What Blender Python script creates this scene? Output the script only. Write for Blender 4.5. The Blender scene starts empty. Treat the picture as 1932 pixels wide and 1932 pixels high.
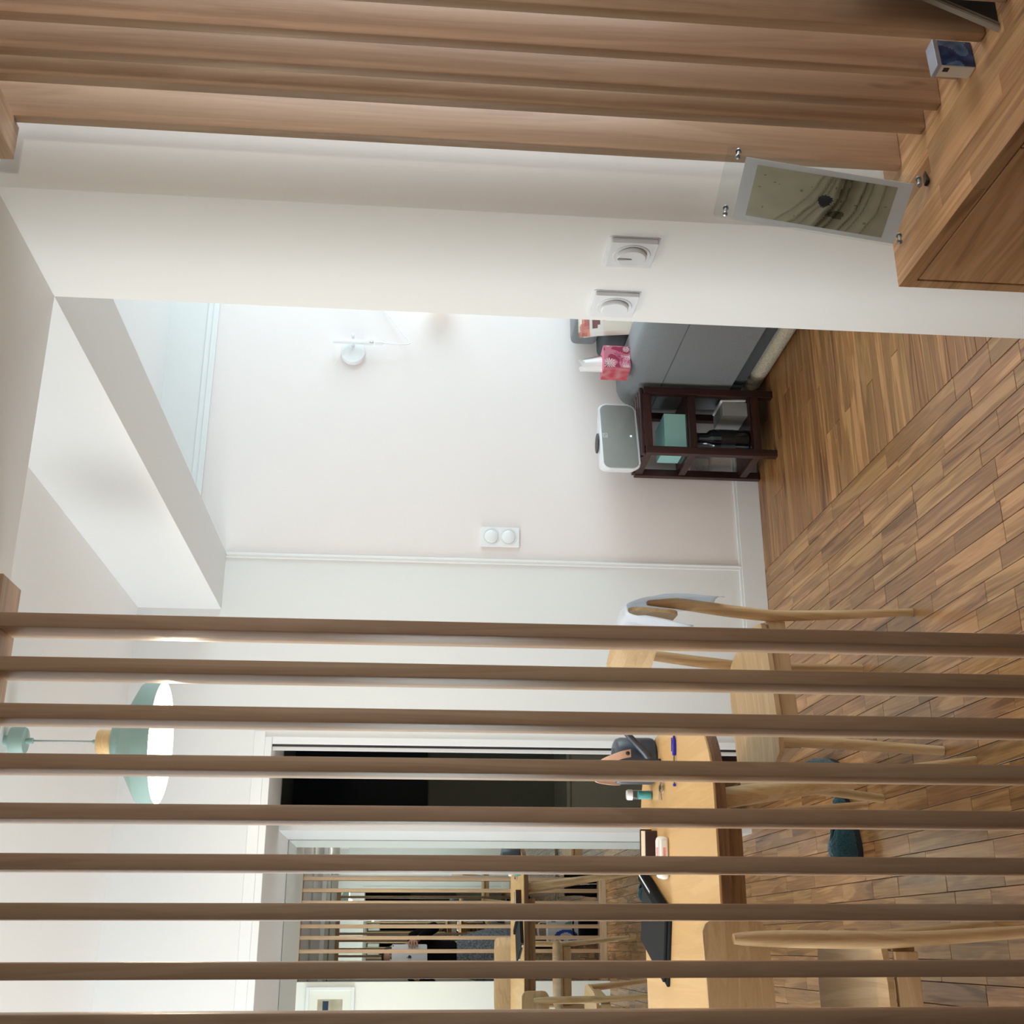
import bpy, bmesh, math, random
from mathutils import Vector, Matrix, noise
random.seed(7)
SC = bpy.context.scene
COL = SC.collection
PI = math.pi

# ------------------------------------------------------------------ camera, world, lights, exposure
H = 1.45
def cam_axes(yaw, pit, rol):
    cy, sy, cp, sp = math.cos(yaw), math.sin(yaw), math.cos(pit), math.sin(pit)
    fwd = Vector((sy*cp, cy*cp, sp)); right = Vector((cy, -sy, 0)); up = right.cross(fwd)
    c, s = math.cos(rol), math.sin(rol)
    r2 = c*right + s*up; u2 = -s*right + c*up
    return r2, -u2, fwd
CR, CD, CF = cam_axes(math.radians(20.44176), math.radians(-4.80747), math.radians(1.70107))
cam_d = bpy.data.cameras.new('camera'); cam = bpy.data.objects.new('camera', cam_d); COL.objects.link(cam)
# the photograph was taken with the tablet held upright and stored lying on its side
cam.matrix_world = Matrix(((CD.x, CR.x, -CF.x, 0), (CD.y, CR.y, -CF.y, 0), (CD.z, CR.z, -CF.z, H), (0, 0, 0, 1)))
cam_d.sensor_width = 36; cam_d.lens = 2202.816/1932*36; cam_d.clip_start = 0.02
SC.camera = cam
SC.view_settings.view_transform = 'Standard'; SC.view_settings.look = 'None'
SC.view_settings.gamma = 1; SC.view_settings.use_curve_mapping = False
SC.view_settings.exposure = 0.0
W = bpy.data.worlds.new('world'); SC.world = W; W.use_nodes = True
W.node_tree.nodes['Background'].inputs[0].default_value = (.75, .87, 1, 1)
W.node_tree.nodes['Background'].inputs[1].default_value = 1.0

def area(name, loc, rot, sx, sy, power, col):
    l = bpy.data.lights.new(name, 'AREA'); l.shape = 'RECTANGLE'; l.size = sx; l.size_y = sy
    l.energy = power; l.color = col
    o = bpy.data.objects.new(name, l); o.location = loc; o.rotation_euler = rot; COL.objects.link(o); return o
# daylight entering through the living room window (wall_right)
area('daylight_window', (4.30, 3.3, 1.45), (0, PI/2, 0), 1.5, 1.9, 58, (.70, .89, .98))
# daylight from the hall window, on the far side of the slat row (wall_hall_right)
area('daylight_hall', (2.13, 1.30, 1.45), (0, PI/2, 0), 1.3, .84, 14, (.84, .93, 1.0))
# assumed daylight added at the dining room's left; wall_left has no window
area('dining_day_fill', (-2.50, 3.2, 1.5), (0, -PI/2, 0), 1.3, 1.8, 78, (.82, .92, 1.0))

# ------------------------------------------------------------------ helpers
def lin(c):
    return tuple(((v/255+.055)/1.055)**2.4 if v/255 > .04045 else v/255/12.92 for v in c)
def col4(c): return (*lin(c), 1)
def newmat(name):
    m = bpy.data.materials.new(name); m.use_nodes = True
    nt = m.node_tree; b = nt.nodes['Principled BSDF']
    return m, nt, b
def node(nt, t, **k):
    n = nt.nodes.new(t)
    for a, v in k.items(): setattr(n, a, v)
    return n
def plain(name, c, rough=.5, metal=0, spec=.5, bump=0, bscale=200, var=0, coat=0, sheen=0):
    m, nt, b = newmat(name)
    b.inputs['Base Color'].default_value = col4(c); b.inputs['Roughness'].default_value = rough
    b.inputs['Metallic'].default_value = metal; b.inputs['Specular IOR Level'].default_value = spec
    b.inputs['Coat Weight'].default_value = coat; b.inputs['Sheen Weight'].default_value = sheen
    if bump or var:
        tc = node(nt, 'ShaderNodeTexCoord'); n = node(nt, 'ShaderNodeTexNoise')
        n.inputs['Scale'].default_value = bscale; n.inputs['Detail'].default_value = 4
        nt.links.new(tc.outputs['Object'], n.inputs['Vector'])
        if bump:
            bp = node(nt, 'ShaderNodeBump'); bp.inputs['Strength'].default_value = bump; bp.inputs['Distance'].default_value = .002
            nt.links.new(n.outputs['Fac'], bp.inputs['Height']); nt.links.new(bp.outputs['Normal'], b.inputs['Normal'])
        if var:
            r = node(nt, 'ShaderNodeValToRGB'); cc = lin(c)
            r.color_ramp.elements[0].position = .3; r.color_ramp.elements[1].position = .7
            r.color_ramp.elements[0].color = (*[v*(1-var) for v in cc], 1); r.color_ramp.elements[1].color = (*[min(1, v*(1+var)) for v in cc], 1)
            nt.links.new(n.outputs['Fac'], r.inputs['Fac']); nt.links.new(r.outputs['Color'], b.inputs['Base Color'])
    return m
def wood(name, cols, axis=2, grain=1.0, rough=.45, vary=.25, spec=.4, knots=0.0, contrast=1.0):
    """grain runs along the axis of the object; every object or loose piece gets its own tone and figure"""
    m, nt, b = newmat(name); L = nt.links.new
    tc = node(nt, 'ShaderNodeTexCoord'); oi = node(nt, 'ShaderNodeObjectInfo'); ge = node(nt, 'ShaderNodeNewGeometry')
    ad = node(nt, 'ShaderNodeMath', operation='ADD'); L(oi.outputs['Random'], ad.inputs[0]); L(ge.outputs['Random Per Island'], ad.inputs[1])
    fr = node(nt, 'ShaderNodeMath', operation='FRACT'); L(ad.outputs[0], fr.inputs[0])
    mu = node(nt, 'ShaderNodeMath', operation='MULTIPLY'); L(fr.outputs[0], mu.inputs[0]); mu.inputs[1].default_value = 41.7
    va = node(nt, 'ShaderNodeVectorMath', operation='ADD'); L(tc.outputs['Object'], va.inputs[0]); L(mu.outputs[0], va.inputs[1])
    def mapped(along, across):
        mp = node(nt, 'ShaderNodeMapping'); s = [across]*3; s[axis] = along
        mp.inputs['Scale'].default_value = s; L(va.outputs[0], mp.inputs['Vector']); return mp
    mp = mapped(1.3*grain, 20*grain)
    n1 = node(nt, 'ShaderNodeTexNoise'); n1.inputs['Scale'].default_value = 1; n1.inputs['Detail'].default_value = 3; n1.inputs['Distortion'].default_value = 1.1
    L(mp.outputs[0], n1.inputs['Vector'])
    mp2 = mapped(5*grain, 260*grain)
    n2 = node(nt, 'ShaderNodeTexNoise'); n2.inputs['Scale'].default_value = 1; n2.inputs['Detail'].default_value = 5
    L(mp2.outputs[0], n2.inputs['Vector'])
    w = node(nt, 'ShaderNodeMath', operation='SINE'); k = node(nt, 'ShaderNodeMath', operation='MULTIPLY'); k.inputs[1].default_value = 34
    L(n1.outputs['Fac'], k.inputs[0]); L(k.outputs[0], w.inputs[0])
    # tone = n1*.55 + ring*.1 + fine*.3
    a1 = node(nt, 'ShaderNodeMath', operation='MULTIPLY_ADD'); L(w.outputs[0], a1.inputs[0]); a1.inputs[1].default_value = .085*contrast; L(n1.outputs['Fac'], a1.inputs[2])
    a2 = node(nt, 'ShaderNodeMath', operation='MULTIPLY_ADD'); L(n2.outputs['Fac'], a2.inputs[0]); a2.inputs[1].default_value = .42*contrast; L(a1.outputs[0], a2.inputs[2])
    rp = node(nt, 'ShaderNodeValToRGB'); e = rp.color_ramp.elements
    e[0].position = .46; e[0].color = col4(cols[0]); e[1].position = .96; e[1].color = col4(cols[2])
    q = e.new(.70); q.color = col4(cols[1])
    L(a2.outputs[0], rp.inputs['Fac'])
    hs = node(nt, 'ShaderNodeHueSaturation'); L(rp.outputs['Color'], hs.inputs['Color'])
    r1 = node(nt, 'ShaderNodeMapRange'); r1.inputs['To Min'].default_value = 1-vary; r1.inputs['To Max'].default_value = 1+vary*.8; L(fr.outputs[0], r1.inputs['Value'])
    L(r1.outputs[0], hs.inputs['Value'])
    m7 = node(nt, 'ShaderNodeMath', operation='MULTIPLY'); L(fr.outputs[0], m7.inputs[0]); m7.inputs[1].default_value = 7.31
    f7 = node(nt, 'ShaderNodeMath', operation='FRACT'); L(m7.outputs[0], f7.inputs[0])
    r2 = node(nt, 'ShaderNodeMapRange'); r2.inputs['To Min'].default_value = .5-.006*min(1, vary*4); r2.inputs['To Max'].default_value = .5+.004; L(f7.outputs[0], r2.inputs['Value']); L(r2.outputs[0], hs.inputs['Hue'])
    outc = hs.outputs['Color']
    if knots:
        mk = mapped(3, 14); nk = node(nt, 'ShaderNodeTexNoise'); nk.inputs['Scale'].default_value = 1; nk.inputs['Detail'].default_value = 2
        L(mk.outputs[0], nk.inputs['Vector'])
        rk = node(nt, 'ShaderNodeMapRange'); rk.inputs['From Min'].default_value = .81; rk.inputs['From Max'].default_value = .86; L(nk.outputs['Fac'], rk.inputs['Value'])
        mx = node(nt, 'ShaderNodeMix', data_type='RGBA'); L(rk.outputs[0], mx.inputs['Factor']); L(outc, mx.inputs['A']); mx.inputs['B'].default_value = col4((70, 50, 38))
        outc = mx.outputs['Result']
    L(outc, b.inputs['Base Color'])
    bp = node(nt, 'ShaderNodeBump'); bp.inputs['Strength'].default_value = .12; bp.inputs['Distance'].default_value = .001
    L(n2.outputs['Fac'], bp.inputs['Height']); L(bp.outputs['Normal'], b.inputs['Normal'])
    b.inputs['Roughness'].default_value = rough; b.inputs['Specular IOR Level'].default_value = spec
    return m
def glass(name, c=(1, 1, 1), rough=0, ior=1.49, alpha=None):
    m, nt, b = newmat(name)
    b.inputs['Base Color'].default_value = (*c, 1); b.inputs['Roughness'].default_value = rough
    b.inputs['Transmission Weight'].default_value = 1; b.inputs['IOR'].default_value = ior
    return m
def sheet(name, tint=(1, 1, 1), gl=.06):
    m, nt, b = newmat(name); o = nt.nodes['Material Output']; nt.nodes.remove(b)
    t = node(nt, 'ShaderNodeBsdfTransparent'); t.inputs[0].default_value = (*tint, 1)
    g = node(nt, 'ShaderNodeBsdfGlossy'); g.inputs['Roughness'].default_value = .03
    f = node(nt, 'ShaderNodeLayerWeight'); f.inputs['Blend'].default_value = .10
    r = node(nt, 'ShaderNodeMapRange'); r.inputs['To Min'].default_value = gl*.2; r.inputs['To Max'].default_value = .4; nt.links.new(f.outputs['Fresnel'], r.inputs['Value'])
    x = node(nt, 'ShaderNodeMixShader'); nt.links.new(r.outputs[0], x.inputs[0]); nt.links.new(t.outputs[0], x.inputs[1]); nt.links.new(g.outputs[0], x.inputs[2]); nt.links.new(x.outputs[0], o.inputs[0])
    return m
def emit(name, c, s):
    m, nt, b = newmat(name)
    b.inputs['Base Color'].default_value = (*c, 1); b.inputs['Emission Color'].default_value = (*c, 1); b.inputs['Emission Strength'].default_value = s
    return m
def attrmat(name, rough=.6, spec=.3, attr='Col'):
    m, nt, b = newmat(name); a = node(nt, 'ShaderNodeAttribute'); a.attribute_name = attr
    nt.links.new(a.outputs['Color'], b.inputs['Base Color']); b.inputs['Roughness'].default_value = rough; b.inputs['Specular IOR Level'].default_value = spec
    return m

# --- mesh builders: everything adds to a bmesh
def BM(): return bmesh.new()
def box(bm, x0, x1, y0, y1, z0, z1, bev=0, seg=2):
    vs = [bm.verts.new((x, y, z)) for x in (x0, x1) for y in (y0, y1) for z in (z0, z1)]
    fs = [(0, 1, 3, 2), (4, 6, 7, 5), (0, 4, 5, 1), (2, 3, 7, 6), (0, 2, 6, 4), (1, 5, 7, 3)]
    faces = [bm.faces.new([vs[i] for i in f]) for f in fs]
    if bev:
        ed = list({e for f in faces for e in f.edges})
        bmesh.ops.bevel(bm, geom=ed, offset=bev, segments=seg, profile=.5, affect='EDGES')
    return bm
def lathe(bm, prof, c=(0, 0, 0), n=32, axis='Z', cap=True):
    rings = []
    for r, z in prof:
        ring = []
        for i in range(n):
            a = 2*PI*i/n; p = (r*math.cos(a), r*math.sin(a), z)
            if axis == 'X': p = (z, p[0], p[1])
            if axis == 'Y': p = (p[1], z, p[0])
            ring.append(bm.verts.new((c[0]+p[0], c[1]+p[1], c[2]+p[2])))
        rings.append(ring)
    for a, b in zip(rings, rings[1:]):
        for i in range(n): bm.faces.new((a[i], a[(i+1) % n], b[(i+1) % n], b[i]))
    if cap:
        if prof[0][0] > 1e-6: bm.faces.new(list(reversed(rings[0])))
        if prof[-1][0] > 1e-6: bm.faces.new(rings[-1])
    return bm
def tube(bm, pts, radii, n=10, cap=True):
    pts = [Vector(p) for p in pts]
    if not hasattr(radii, '__len__'): radii = [radii]*len(pts)
    rings = []; ref = None
    for i, p in enumerate(pts):
        t = (pts[min(i+1, len(pts)-1)] - pts[max(i-1, 0)]).normalized()
        if ref is None:
            ref = t.orthogonal().normalized()
        ref = (ref - t*ref.dot(t)).normalized(); bi = t.cross(ref)
        rings.append([bm.verts.new(p + radii[i]*(math.cos(2*PI*k/n)*ref + math.sin(2*PI*k/n)*bi)) for k in range(n)])
    for a, b in zip(rings, rings[1:]):
        for k in range(n): bm.faces.new((a[k], a[(k+1) % n], b[(k+1) % n], b[k]))
    if cap: bm.faces.new(list(reversed(rings[0]))); bm.faces.new(rings[-1])
    return bm
def smooth_path(pts, k=6):
    pts = [Vector(p) for p in pts]; out = []
    P = [pts[0]] + pts + [pts[-1]]
    for i in range(1, len(P)-2):
        for j in range(k):
            t = j/k; a, b, c, d = P[i-1], P[i], P[i+1], P[i+2]
            out.append(.5*((2*b)+(c-a)*t+(2*a-5*b+4*c-d)*t*t+(3*b-a-3*c+d)*t**3))
    out.append(pts[-1]); return out
def prism(bm, poly, z0, z1, bev=0):
    lo = [bm.verts.new((x, y, z0)) for x, y in poly]; hi = [bm.verts.new((x, y, z1)) for x, y in poly]
    n = len(poly); f1 = bm.faces.new(list(reversed(lo))); f2 = bm.faces.new(hi)
    for i in range(n): bm.faces.new((lo[i], lo[(i+1) % n], hi[(i+1) % n], hi[i]))
    if bev: bmesh.ops.bevel(bm, geom=list(f2.edges)+list(f1.edges), offset=bev, segments=2, profile=.5, affect='EDGES')
    return bm
def rrect(w, h, r, n=6, cx=0, cy=0):
    out = []
    for sx, sy, a0 in ((1, 1, 0), (-1, 1, 90), (-1, -1, 180), (1, -1, 270)):
        for i in range(n+1):
            a = math.radians(a0+90*i/n); out.append((cx+sx*(w/2-r)+r*math.cos(a), cy+sy*(h/2-r)+r*math.sin(a)))
    return out
def xf(bm, M):
    bmesh.ops.transform(bm, matrix=M, verts=bm.verts); return bm
def obj(name, bm, mat, parent=None, smooth=None, loc=None):
    me = bpy.data.meshes.new(name); bmesh.ops.recalc_face_normals(bm, faces=bm.faces); bm.to_mesh(me); bm.free()
    if mat: me.materials.append(mat)
    o = bpy.data.objects.new(name, me); COL.objects.link(o)
    if parent: o.parent = parent
    if loc: o.location = loc
    if smooth:
        me.shade_smooth() if smooth is True else me.shade_auto_smooth(angle=smooth) if hasattr(me, 'shade_auto_smooth') else me.shade_smooth()
        if smooth is not True:
            for p in me.polygons: p.use_smooth = True
            me.set_sharp_from_angle(angle=smooth)
    return o
AS = math.radians(40)
def struct(name, bm, mat, parent=None, smooth=None):
    o = obj(name, bm, mat, parent, smooth); o['kind'] = 'structure'; return o
def tag(o, label, cat, group=None):
    o['label'] = label; o['category'] = cat
    if group: o['group'] = group
    return o
def thing(name, label, cat, loc=(0, 0, 0), rz=0, group=None):
    o = bpy.data.objects.new(name, None); COL.objects.link(o); o.location = loc; o.rotation_euler = (0, 0, rz)
    o.empty_display_size = .05
    return tag(o, label, cat, group)
def dup(root, loc, rz, label):
    r = root.copy(); COL.objects.link(r); r.location = loc; r.rotation_euler = (0, 0, rz); r['label'] = label
    for ch in list(root.children):
        c = ch.copy(); COL.objects.link(c); c.parent = r
        for g in ch.children:
            d = g.copy(); COL.objects.link(d); d.parent = c
    return r
def bx(*a, bev=0, seg=2): return box(BM(), *a, bev=bev, seg=seg)
def print_grid(name, w, h, nx, ny, func, mat, parent, place):
    """flat print: a fine grid whose faces carry the printed colours; place(a,b)->point, a across 0..1, b up 0..1"""
    bm = BM(); cl = bm.loops.layers.color.new('Col')
    vs = [[bm.verts.new(place(i/nx, j/ny)) for i in range(nx+1)] for j in range(ny+1)]
    for j in range(ny):
        for i in range(nx):
            f = bm.faces.new((vs[j][i], vs[j][i+1], vs[j+1][i+1], vs[j+1][i]))
            c = (*[max(0, min(255, v))/255 for v in func((i+.5)/nx, (j+.5)/ny)], 1)
            for l in f.loops: l[cl] = c
    return obj(name, bm, mat, parent)
def skin_obj(name, V, E, mat, parent, sub=2, root=0):
    """one continuous limb surface grown from a skeleton: V = [(point, radius or (rx, ry))]"""
    me = bpy.data.meshes.new(name); me.from_pydata([tuple(v[0]) for v in V], E, [])
    o = bpy.data.objects.new(name, me); COL.objects.link(o); o.parent = parent
    md = o.modifiers.new('skin', 'SKIN'); md.use_smooth_shade = True
    if not me.skin_vertices:
        me.attributes.new('skin', 'FLOAT', 'POINT')
    sv = me.skin_vertices[0].data
    for i, v in enumerate(V):
        r = v[1]; sv[i].radius = (r, r) if not hasattr(r, '__len__') else r
        sv[i].use_root = (i == root)
    s = o.modifiers.new('sub', 'SUBSURF'); s.levels = sub; s.render_levels = sub
    me.materials.append(mat); return o

# ------------------------------------------------------------------ materials
M = {}
M['white'] = plain('white_paint', (229, 228, 226), .75, spec=.25, bump=.06, bscale=160)
M['cream'] = plain('warm_white_paint', (243, 241, 235), .75, spec=.25, bump=.06, bscale=160)
M['grey_white'] = plain('soft_grey_white_paint', (240, 239, 237), .75, spec=.25, bump=.05, bscale=160)
M['pink'] = plain('pale_pink_wallpaper', (236, 227, 224), .8, spec=.2, bump=.12, bscale=260)
M['trim'] = plain('white_gloss_trim', (231, 231, 230), .35)
M['plastic'] = plain('white_plastic', (236, 237, 238), .3)
M['beech'] = wood('beech', ((178, 145, 117), (192, 160, 130), (203, 172, 143)), 2, 1.0, .42, .09, knots=1, contrast=.8)
M['beech_y'] = wood('beech_rail', ((172, 140, 112), (192, 160, 130), (208, 177, 148)), 1, 1.0, .42, .10)
M['beech_x'] = wood('beech_rail_cross', ((172, 140, 112), (192, 160, 130), (208, 177, 148)), 0, 1.0, .42, .10)
M['oak_y'] = wood('oak_strip_floor', ((118, 80, 46), (158, 113, 69), (188, 141, 93)), 1, 1.0, .25, .20, .5, contrast=.9)
M['oak_x'] = wood('oak_strip_floor_cross', ((112, 74, 40), (150, 106, 62), (180, 134, 86)), 0, 1.0, .36, .22, .5, contrast=.9)
M['block_y'] = wood('alder_block', ((146, 104, 68), (186, 140, 98), (210, 166, 122)), 1, .9, .42, .22, knots=1)
M['block_door'] = wood('alder_door', ((180, 136, 94), (218, 174, 128), (234, 194, 150)), 1, .7, .42, .08, contrast=.8)
M['ply'] = wood('oak_ply', ((190, 154, 112), (206, 172, 130), (220, 190, 150)), 0, 1.2, .45, .03, contrast=.7)
M['ply_y'] = wood('oak_ply_seat', ((190, 154, 112), (206, 172, 130), (220, 190, 150)), 1, 1.2, .45, .03, contrast=.7)
M['oak_leg'] = wood('oak_leg', ((180, 142, 100), (202, 166, 122), (216, 184, 142)), 2, 1.2, .4, .04, contrast=.8)
M['table'] = wood('table_veneer', ((208, 164, 108), (218, 176, 120), (226, 188, 134)), 1, 1.0, .38, .0, contrast=.5)
M['walnut'] = wood('walnut_edge', ((86, 58, 38), (116, 80, 54), (140, 100, 70)), 0, 1.0, .4, .03)
M['walnut_dark'] = wood('zebrano_apron', ((60, 38, 22), (116, 80, 50), (146, 106, 70)), 0, 2.2, .45, .0, contrast=2.4)
M['mahogany'] = wood('dark_stained_wood', ((30, 13, 11), (46, 22, 18), (62, 30, 24)), 2, 1.0, .35, .08)
M['sage'] = plain('sage_green_metal', (150, 176, 168), .45)
M['shade_in'] = plain('white_enamel_inside', (250, 248, 242), .5)
M['metal'] = plain('brushed_steel', (190, 192, 192), .3, 1)
M['black'] = plain('black_plastic', (22, 23, 25), .45)
M['blackfab'] = plain('black_knit', (16, 16, 18), .9, spec=.15, bump=.3, bscale=300)
M['tweed'] = plain('grey_tweed', (124, 130, 139), .95, spec=.1, bump=.5, bscale=60, var=.55)
M['skin'] = plain('skin', (205, 160, 138), .5, spec=.3)
M['hair'] = plain('dark_hair', (38, 28, 24), .55, bump=.4, bscale=120)
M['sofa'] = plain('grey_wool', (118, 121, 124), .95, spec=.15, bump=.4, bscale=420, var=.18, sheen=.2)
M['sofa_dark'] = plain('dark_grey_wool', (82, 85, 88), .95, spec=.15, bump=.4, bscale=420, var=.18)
M['teal_fur'] = plain('teal_plush', (44, 74, 80), 1, spec=.05, bump=1, bscale=240, var=.35, sheen=.4)
M['navy'] = plain('slate_blue_enamel', (58, 66, 78), .38)
M['leather'] = plain('pale_tan_leather', (226, 182, 156), .55)
def thin_cloth(name, c):
    m, nt, b = newmat(name); o = nt.nodes['Material Output']; b.inputs['Base Color'].default_value = col4(c); b.inputs['Roughness'].default_value = .95
    t = node(nt, 'ShaderNodeBsdfTranslucent'); t.inputs[0].default_value = col4(c); x = node(nt, 'ShaderNodeMixShader'); x.inputs[0].default_value = .5
    nt.links.new(b.outputs[0], x.inputs[1]); nt.links.new(t.outputs[0], x.inputs[2]); nt.links.new(x.outputs[0], o.inputs[0]); return m
M['drape'] = thin_cloth('thin_white_cotton', (236, 240, 246))
M['cloth'] = plain('white_cotton', (226, 232, 240), .95, spec=.1, bump=.2, bscale=300)
M['linen'] = plain('cream_linen', (226, 218, 200), .95, spec=.1, bump=.3, bscale=300)
M['mint'] = plain('mint_card', (150, 196, 190), .6)
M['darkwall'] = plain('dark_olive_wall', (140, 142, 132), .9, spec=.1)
M['darkpanel'] = plain('black_matt_panel', (60, 64, 70), .8, spec=.1)
M['darkchest'] = plain('olive_grey_chest', (206, 206, 192), .8, spec=.15)
m, nt, b = newmat('mirror_silver'); b.inputs['Base Color'].default_value = (.80, .84, .81, 1); b.inputs['Metallic'].default_value = 1; b.inputs['Roughness'].default_value = .0; M['mirror'] = m
M['acrylic'] = sheet('clear_acrylic', (.97, .98, .98), .08)
M['clear'] = sheet('clear_plastic', (.95, .97, .97), .1)
M['print'] = attrmat('printed_colour', .55, .3)
M['print_gloss'] = attrmat('printed_gloss', .22, .5)
M['speaker_cloth'] = plain('grey_speaker_mesh', (150, 152, 148), .8, bump=.6, bscale=700)
M['bulb'] = emit('lit_bulb', (1, .86, .64), 130)
M['led'] = emit('blue_led', (.55, .75, 1), 8)
M['diffuser'] = emit('light_bar_diffuser', (1, .95, .88), 3)
M['globe'] = emit('lit_cream_globe', (1, .95, .84), .8)

# ------------------------------------------------------------------ room shell
YW, YM, ZH = 4.495, 5.38, 1.956           # far wall, mirror of the alcove, alcove header height
XC, XB = 1.234, 1.464                     # left and right faces of pillar and beam
YP0, YP1, ZB = 1.773, 2.139, 2.188        # pillar depth, underside of beam and hall ceiling
ZC, ZR = 2.507, 2.318                     # ceiling, picture rail

floor = struct('floor', bx(-2.7, 4.5, -1.3, 6.6, -.16, -.012), plain('subfloor', (70, 46, 28), .8))
def plank_bm(w, l, axis):
    bm = BM(); g = .0009; t = .0007
    a, c = (w/2-g, l/2-g) if axis == 1 else (l/2-g, w/2-g)
    lo = [bm.verts.new((x, y, -.0118)) for x, y in ((-a, -c), (a, -c), (a, c), (-a, c))]
    mi = [bm.verts.new((x, y, -t)) for x, y in ((-a, -c), (a, -c), (a, c), (-a, c))]
    hi = [bm.verts.new((x, y, 0)) for x, y in ((-a+t, -c+t), (a-t, -c+t), (a-t, c-t), (-a+t, c-t))]
    for A, B in ((lo, mi), (mi, hi)):
        for i in range(4): bm.faces.new((A[i], A[(i+1) % 4], B[(i+1) % 4], B[i]))
    bm.faces.new(hi); bm.normal_update(); return bm
plank_cache = {}
stuff_y, stuff_x = BM(), BM()
n_planks = 0
def plank(cx, cy, w, l, axis, visible):
    global n_planks
    if not visible:
        t = stuff_y if axis == 1 else stuff_x
        b2 = plank_bm(w, l, axis); xf(b2, Matrix.Translation((cx, cy, 0)))
        tmp = bpy.data.meshes.new('t'); b2.to_mesh(tmp); b2.free(); t.from_mesh(tmp); bpy.data.meshes.remove(tmp); return
    key = (round(w, 4), round(l, 4), axis)
    if key not in plank_cache:
        me = bpy.data.meshes.new('plank'); b2 = plank_bm(w, l, axis); bmesh.ops.recalc_face_normals(b2, faces=b2.faces); b2.to_mesh(me); b2.free()
        me.materials.append(M['oak_y'] if axis == 1 else M['oak_x']); plank_cache[key] = me
    o = bpy.data.objects.new('plank', plank_cache[key]); COL.objects.link(o); o.parent = floor; o.location = (cx, cy, random.uniform(-.0005, .0004)); n_planks += 1
PW = .0565
LENS = (.20, .26, .32, .40, .48)
def strip_y(x, y0, y1, w, vis0, vis1):
    y = y0 - random.uniform(0, .3)
    while y < y1:
        l = random.choice(LENS); a, c = max(y, y0), min(y+l, y1)
        if c-a > .02:
            full = a == y and c == y+l
            v = c > vis0 and a < vis1
            plank(x, (a+c)/2, w, (c-a) if not full else l, 1, v and n_planks < 290)
        y += l
# two border boards along the living room, then the dining strips, running away from the camera
for i, (x, w) in enumerate(((1.412, .071), (1.3475, .058))):
    strip_y(x, -1.25, 4.49, w, 2.35, 4.5)
x = 1.3185 - PW/2
while x > -2.6:
    y0v, y1v = (2.52, 4.5) if x > .72 else (2.7, 4.5)
    lim = 4.49 if x > .74 else 6.5
    strip_y(x, -1.25, lim, PW, max(y0v, x/.62), y1v if x > -.15 else -9)
    x -= PW
# living room strips, running across the view
y = 4.49 - .025
while y > 2.14:
    xx = 1.448; first = True
    while xx < 4.4:
        l = random.choice((.7, .9, 1.2)) if not first else random.choice((.25, .45, .6, .8)); first = False
        a, c = xx, min(xx+l, 4.4)
        plank((a+c)/2, y, .05, c-a, 0, a < y*.62 and n_planks < 296)
        xx += l
    y -= .05
for bmx, mm in ((stuff_y, M['oak_y']), (stuff_x, M['oak_x'])):
    o = obj('floor_strips', bmx, mm, floor); o['kind'] = 'stuff'

struct('wall_far', bx(XB, 4.4, YW, YW+.1, 0, ZR), M['pink'])
struct('wall_far_frieze', bx(XB, 4.4, YW, YW+.1, ZR, 2.6), M['white'])
struct('wall_far_dining', bx(.714, XB, YW, YW+.1, 0, 2.6), M['white'])
struct('wall_far_header', bx(-2.6, .714, YW, YW+.1, ZH, 2.6), M['white'])
YD = 4.93                                  # plane of the dark doorway beside the mirror recess
struct('ceiling_alcove', bx(-2.6, .46, YW+.1, YM+.1, ZH, ZH+.1), M['white'])
struct('ceiling_doorway', bx(.46, 1.3, YW+.1, YD, ZH, ZH+.1), M['white'])
struct('wall_alcove_right', bx(.438, .46, YD+.01, YM+.06, 0, ZH), M['trim'])
struct('wall_alcove_back', bx(-2.6, .46, YM+.02, YM+.1, 0, ZH+.1), M['white'])
# dark room beyond the doorway
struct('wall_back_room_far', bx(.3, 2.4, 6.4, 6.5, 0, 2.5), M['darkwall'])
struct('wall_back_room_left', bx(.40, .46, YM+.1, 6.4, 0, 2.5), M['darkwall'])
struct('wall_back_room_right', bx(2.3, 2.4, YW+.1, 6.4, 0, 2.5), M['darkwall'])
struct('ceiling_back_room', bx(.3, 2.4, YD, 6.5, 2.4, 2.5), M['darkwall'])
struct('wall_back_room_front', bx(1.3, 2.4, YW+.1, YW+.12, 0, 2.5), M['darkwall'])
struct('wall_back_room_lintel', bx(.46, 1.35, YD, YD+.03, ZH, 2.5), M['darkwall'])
# jamb: black strip standing in for the shaded gap, and white door edge
struct('jamb_gap_shade', bx(.706, .714, YW+.004, YW+.03, 0, ZH-.001), M['black'])
struct('trim_7', bx(.694, .706, YW+.012, YW+.03, 0, ZH-.001), M['trim'])
# pillar, beam, hall ceiling
struct('wall_pillar', bx(XC, 4.4, YP0, YP1, 0, 2.6), M['cream'])
struct('ceiling_beam', bx(XC, XB, YP1, YW, ZB, 2.6), M['white'])
struct('ceiling_hall', bx(-2.6, 2.3, -1.2, YP1, ZB, 2.34), M['grey_white'])
struct('wall_lintel', bx(-2.6, XC, YP1-.09, YP1, 2.34, 2.6), M['white'])
struct('ceiling', bx(-2.7, 4.5, YP1-.1, YW+.12, ZC, 2.66), plain('ceiling_paint', (244, 243, 241), .8, spec=.2))
struct('wall_near', bx(-2.6, -.232, 2.0, YP1, 0, ZB), M['cream'])
struct('wall_left', bx(-2.7, -2.6, -1.2, 5.5, 0, 2.6), M['white'])
struct('wall_hall_right', bx(2.2, 2.3, -1.2, YP0, 0, ZB), M['grey_white'])
struct('wall_back', bx(-2.6, 2.3, -.76, -.69, 0, ZB), M['grey_white'])
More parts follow.
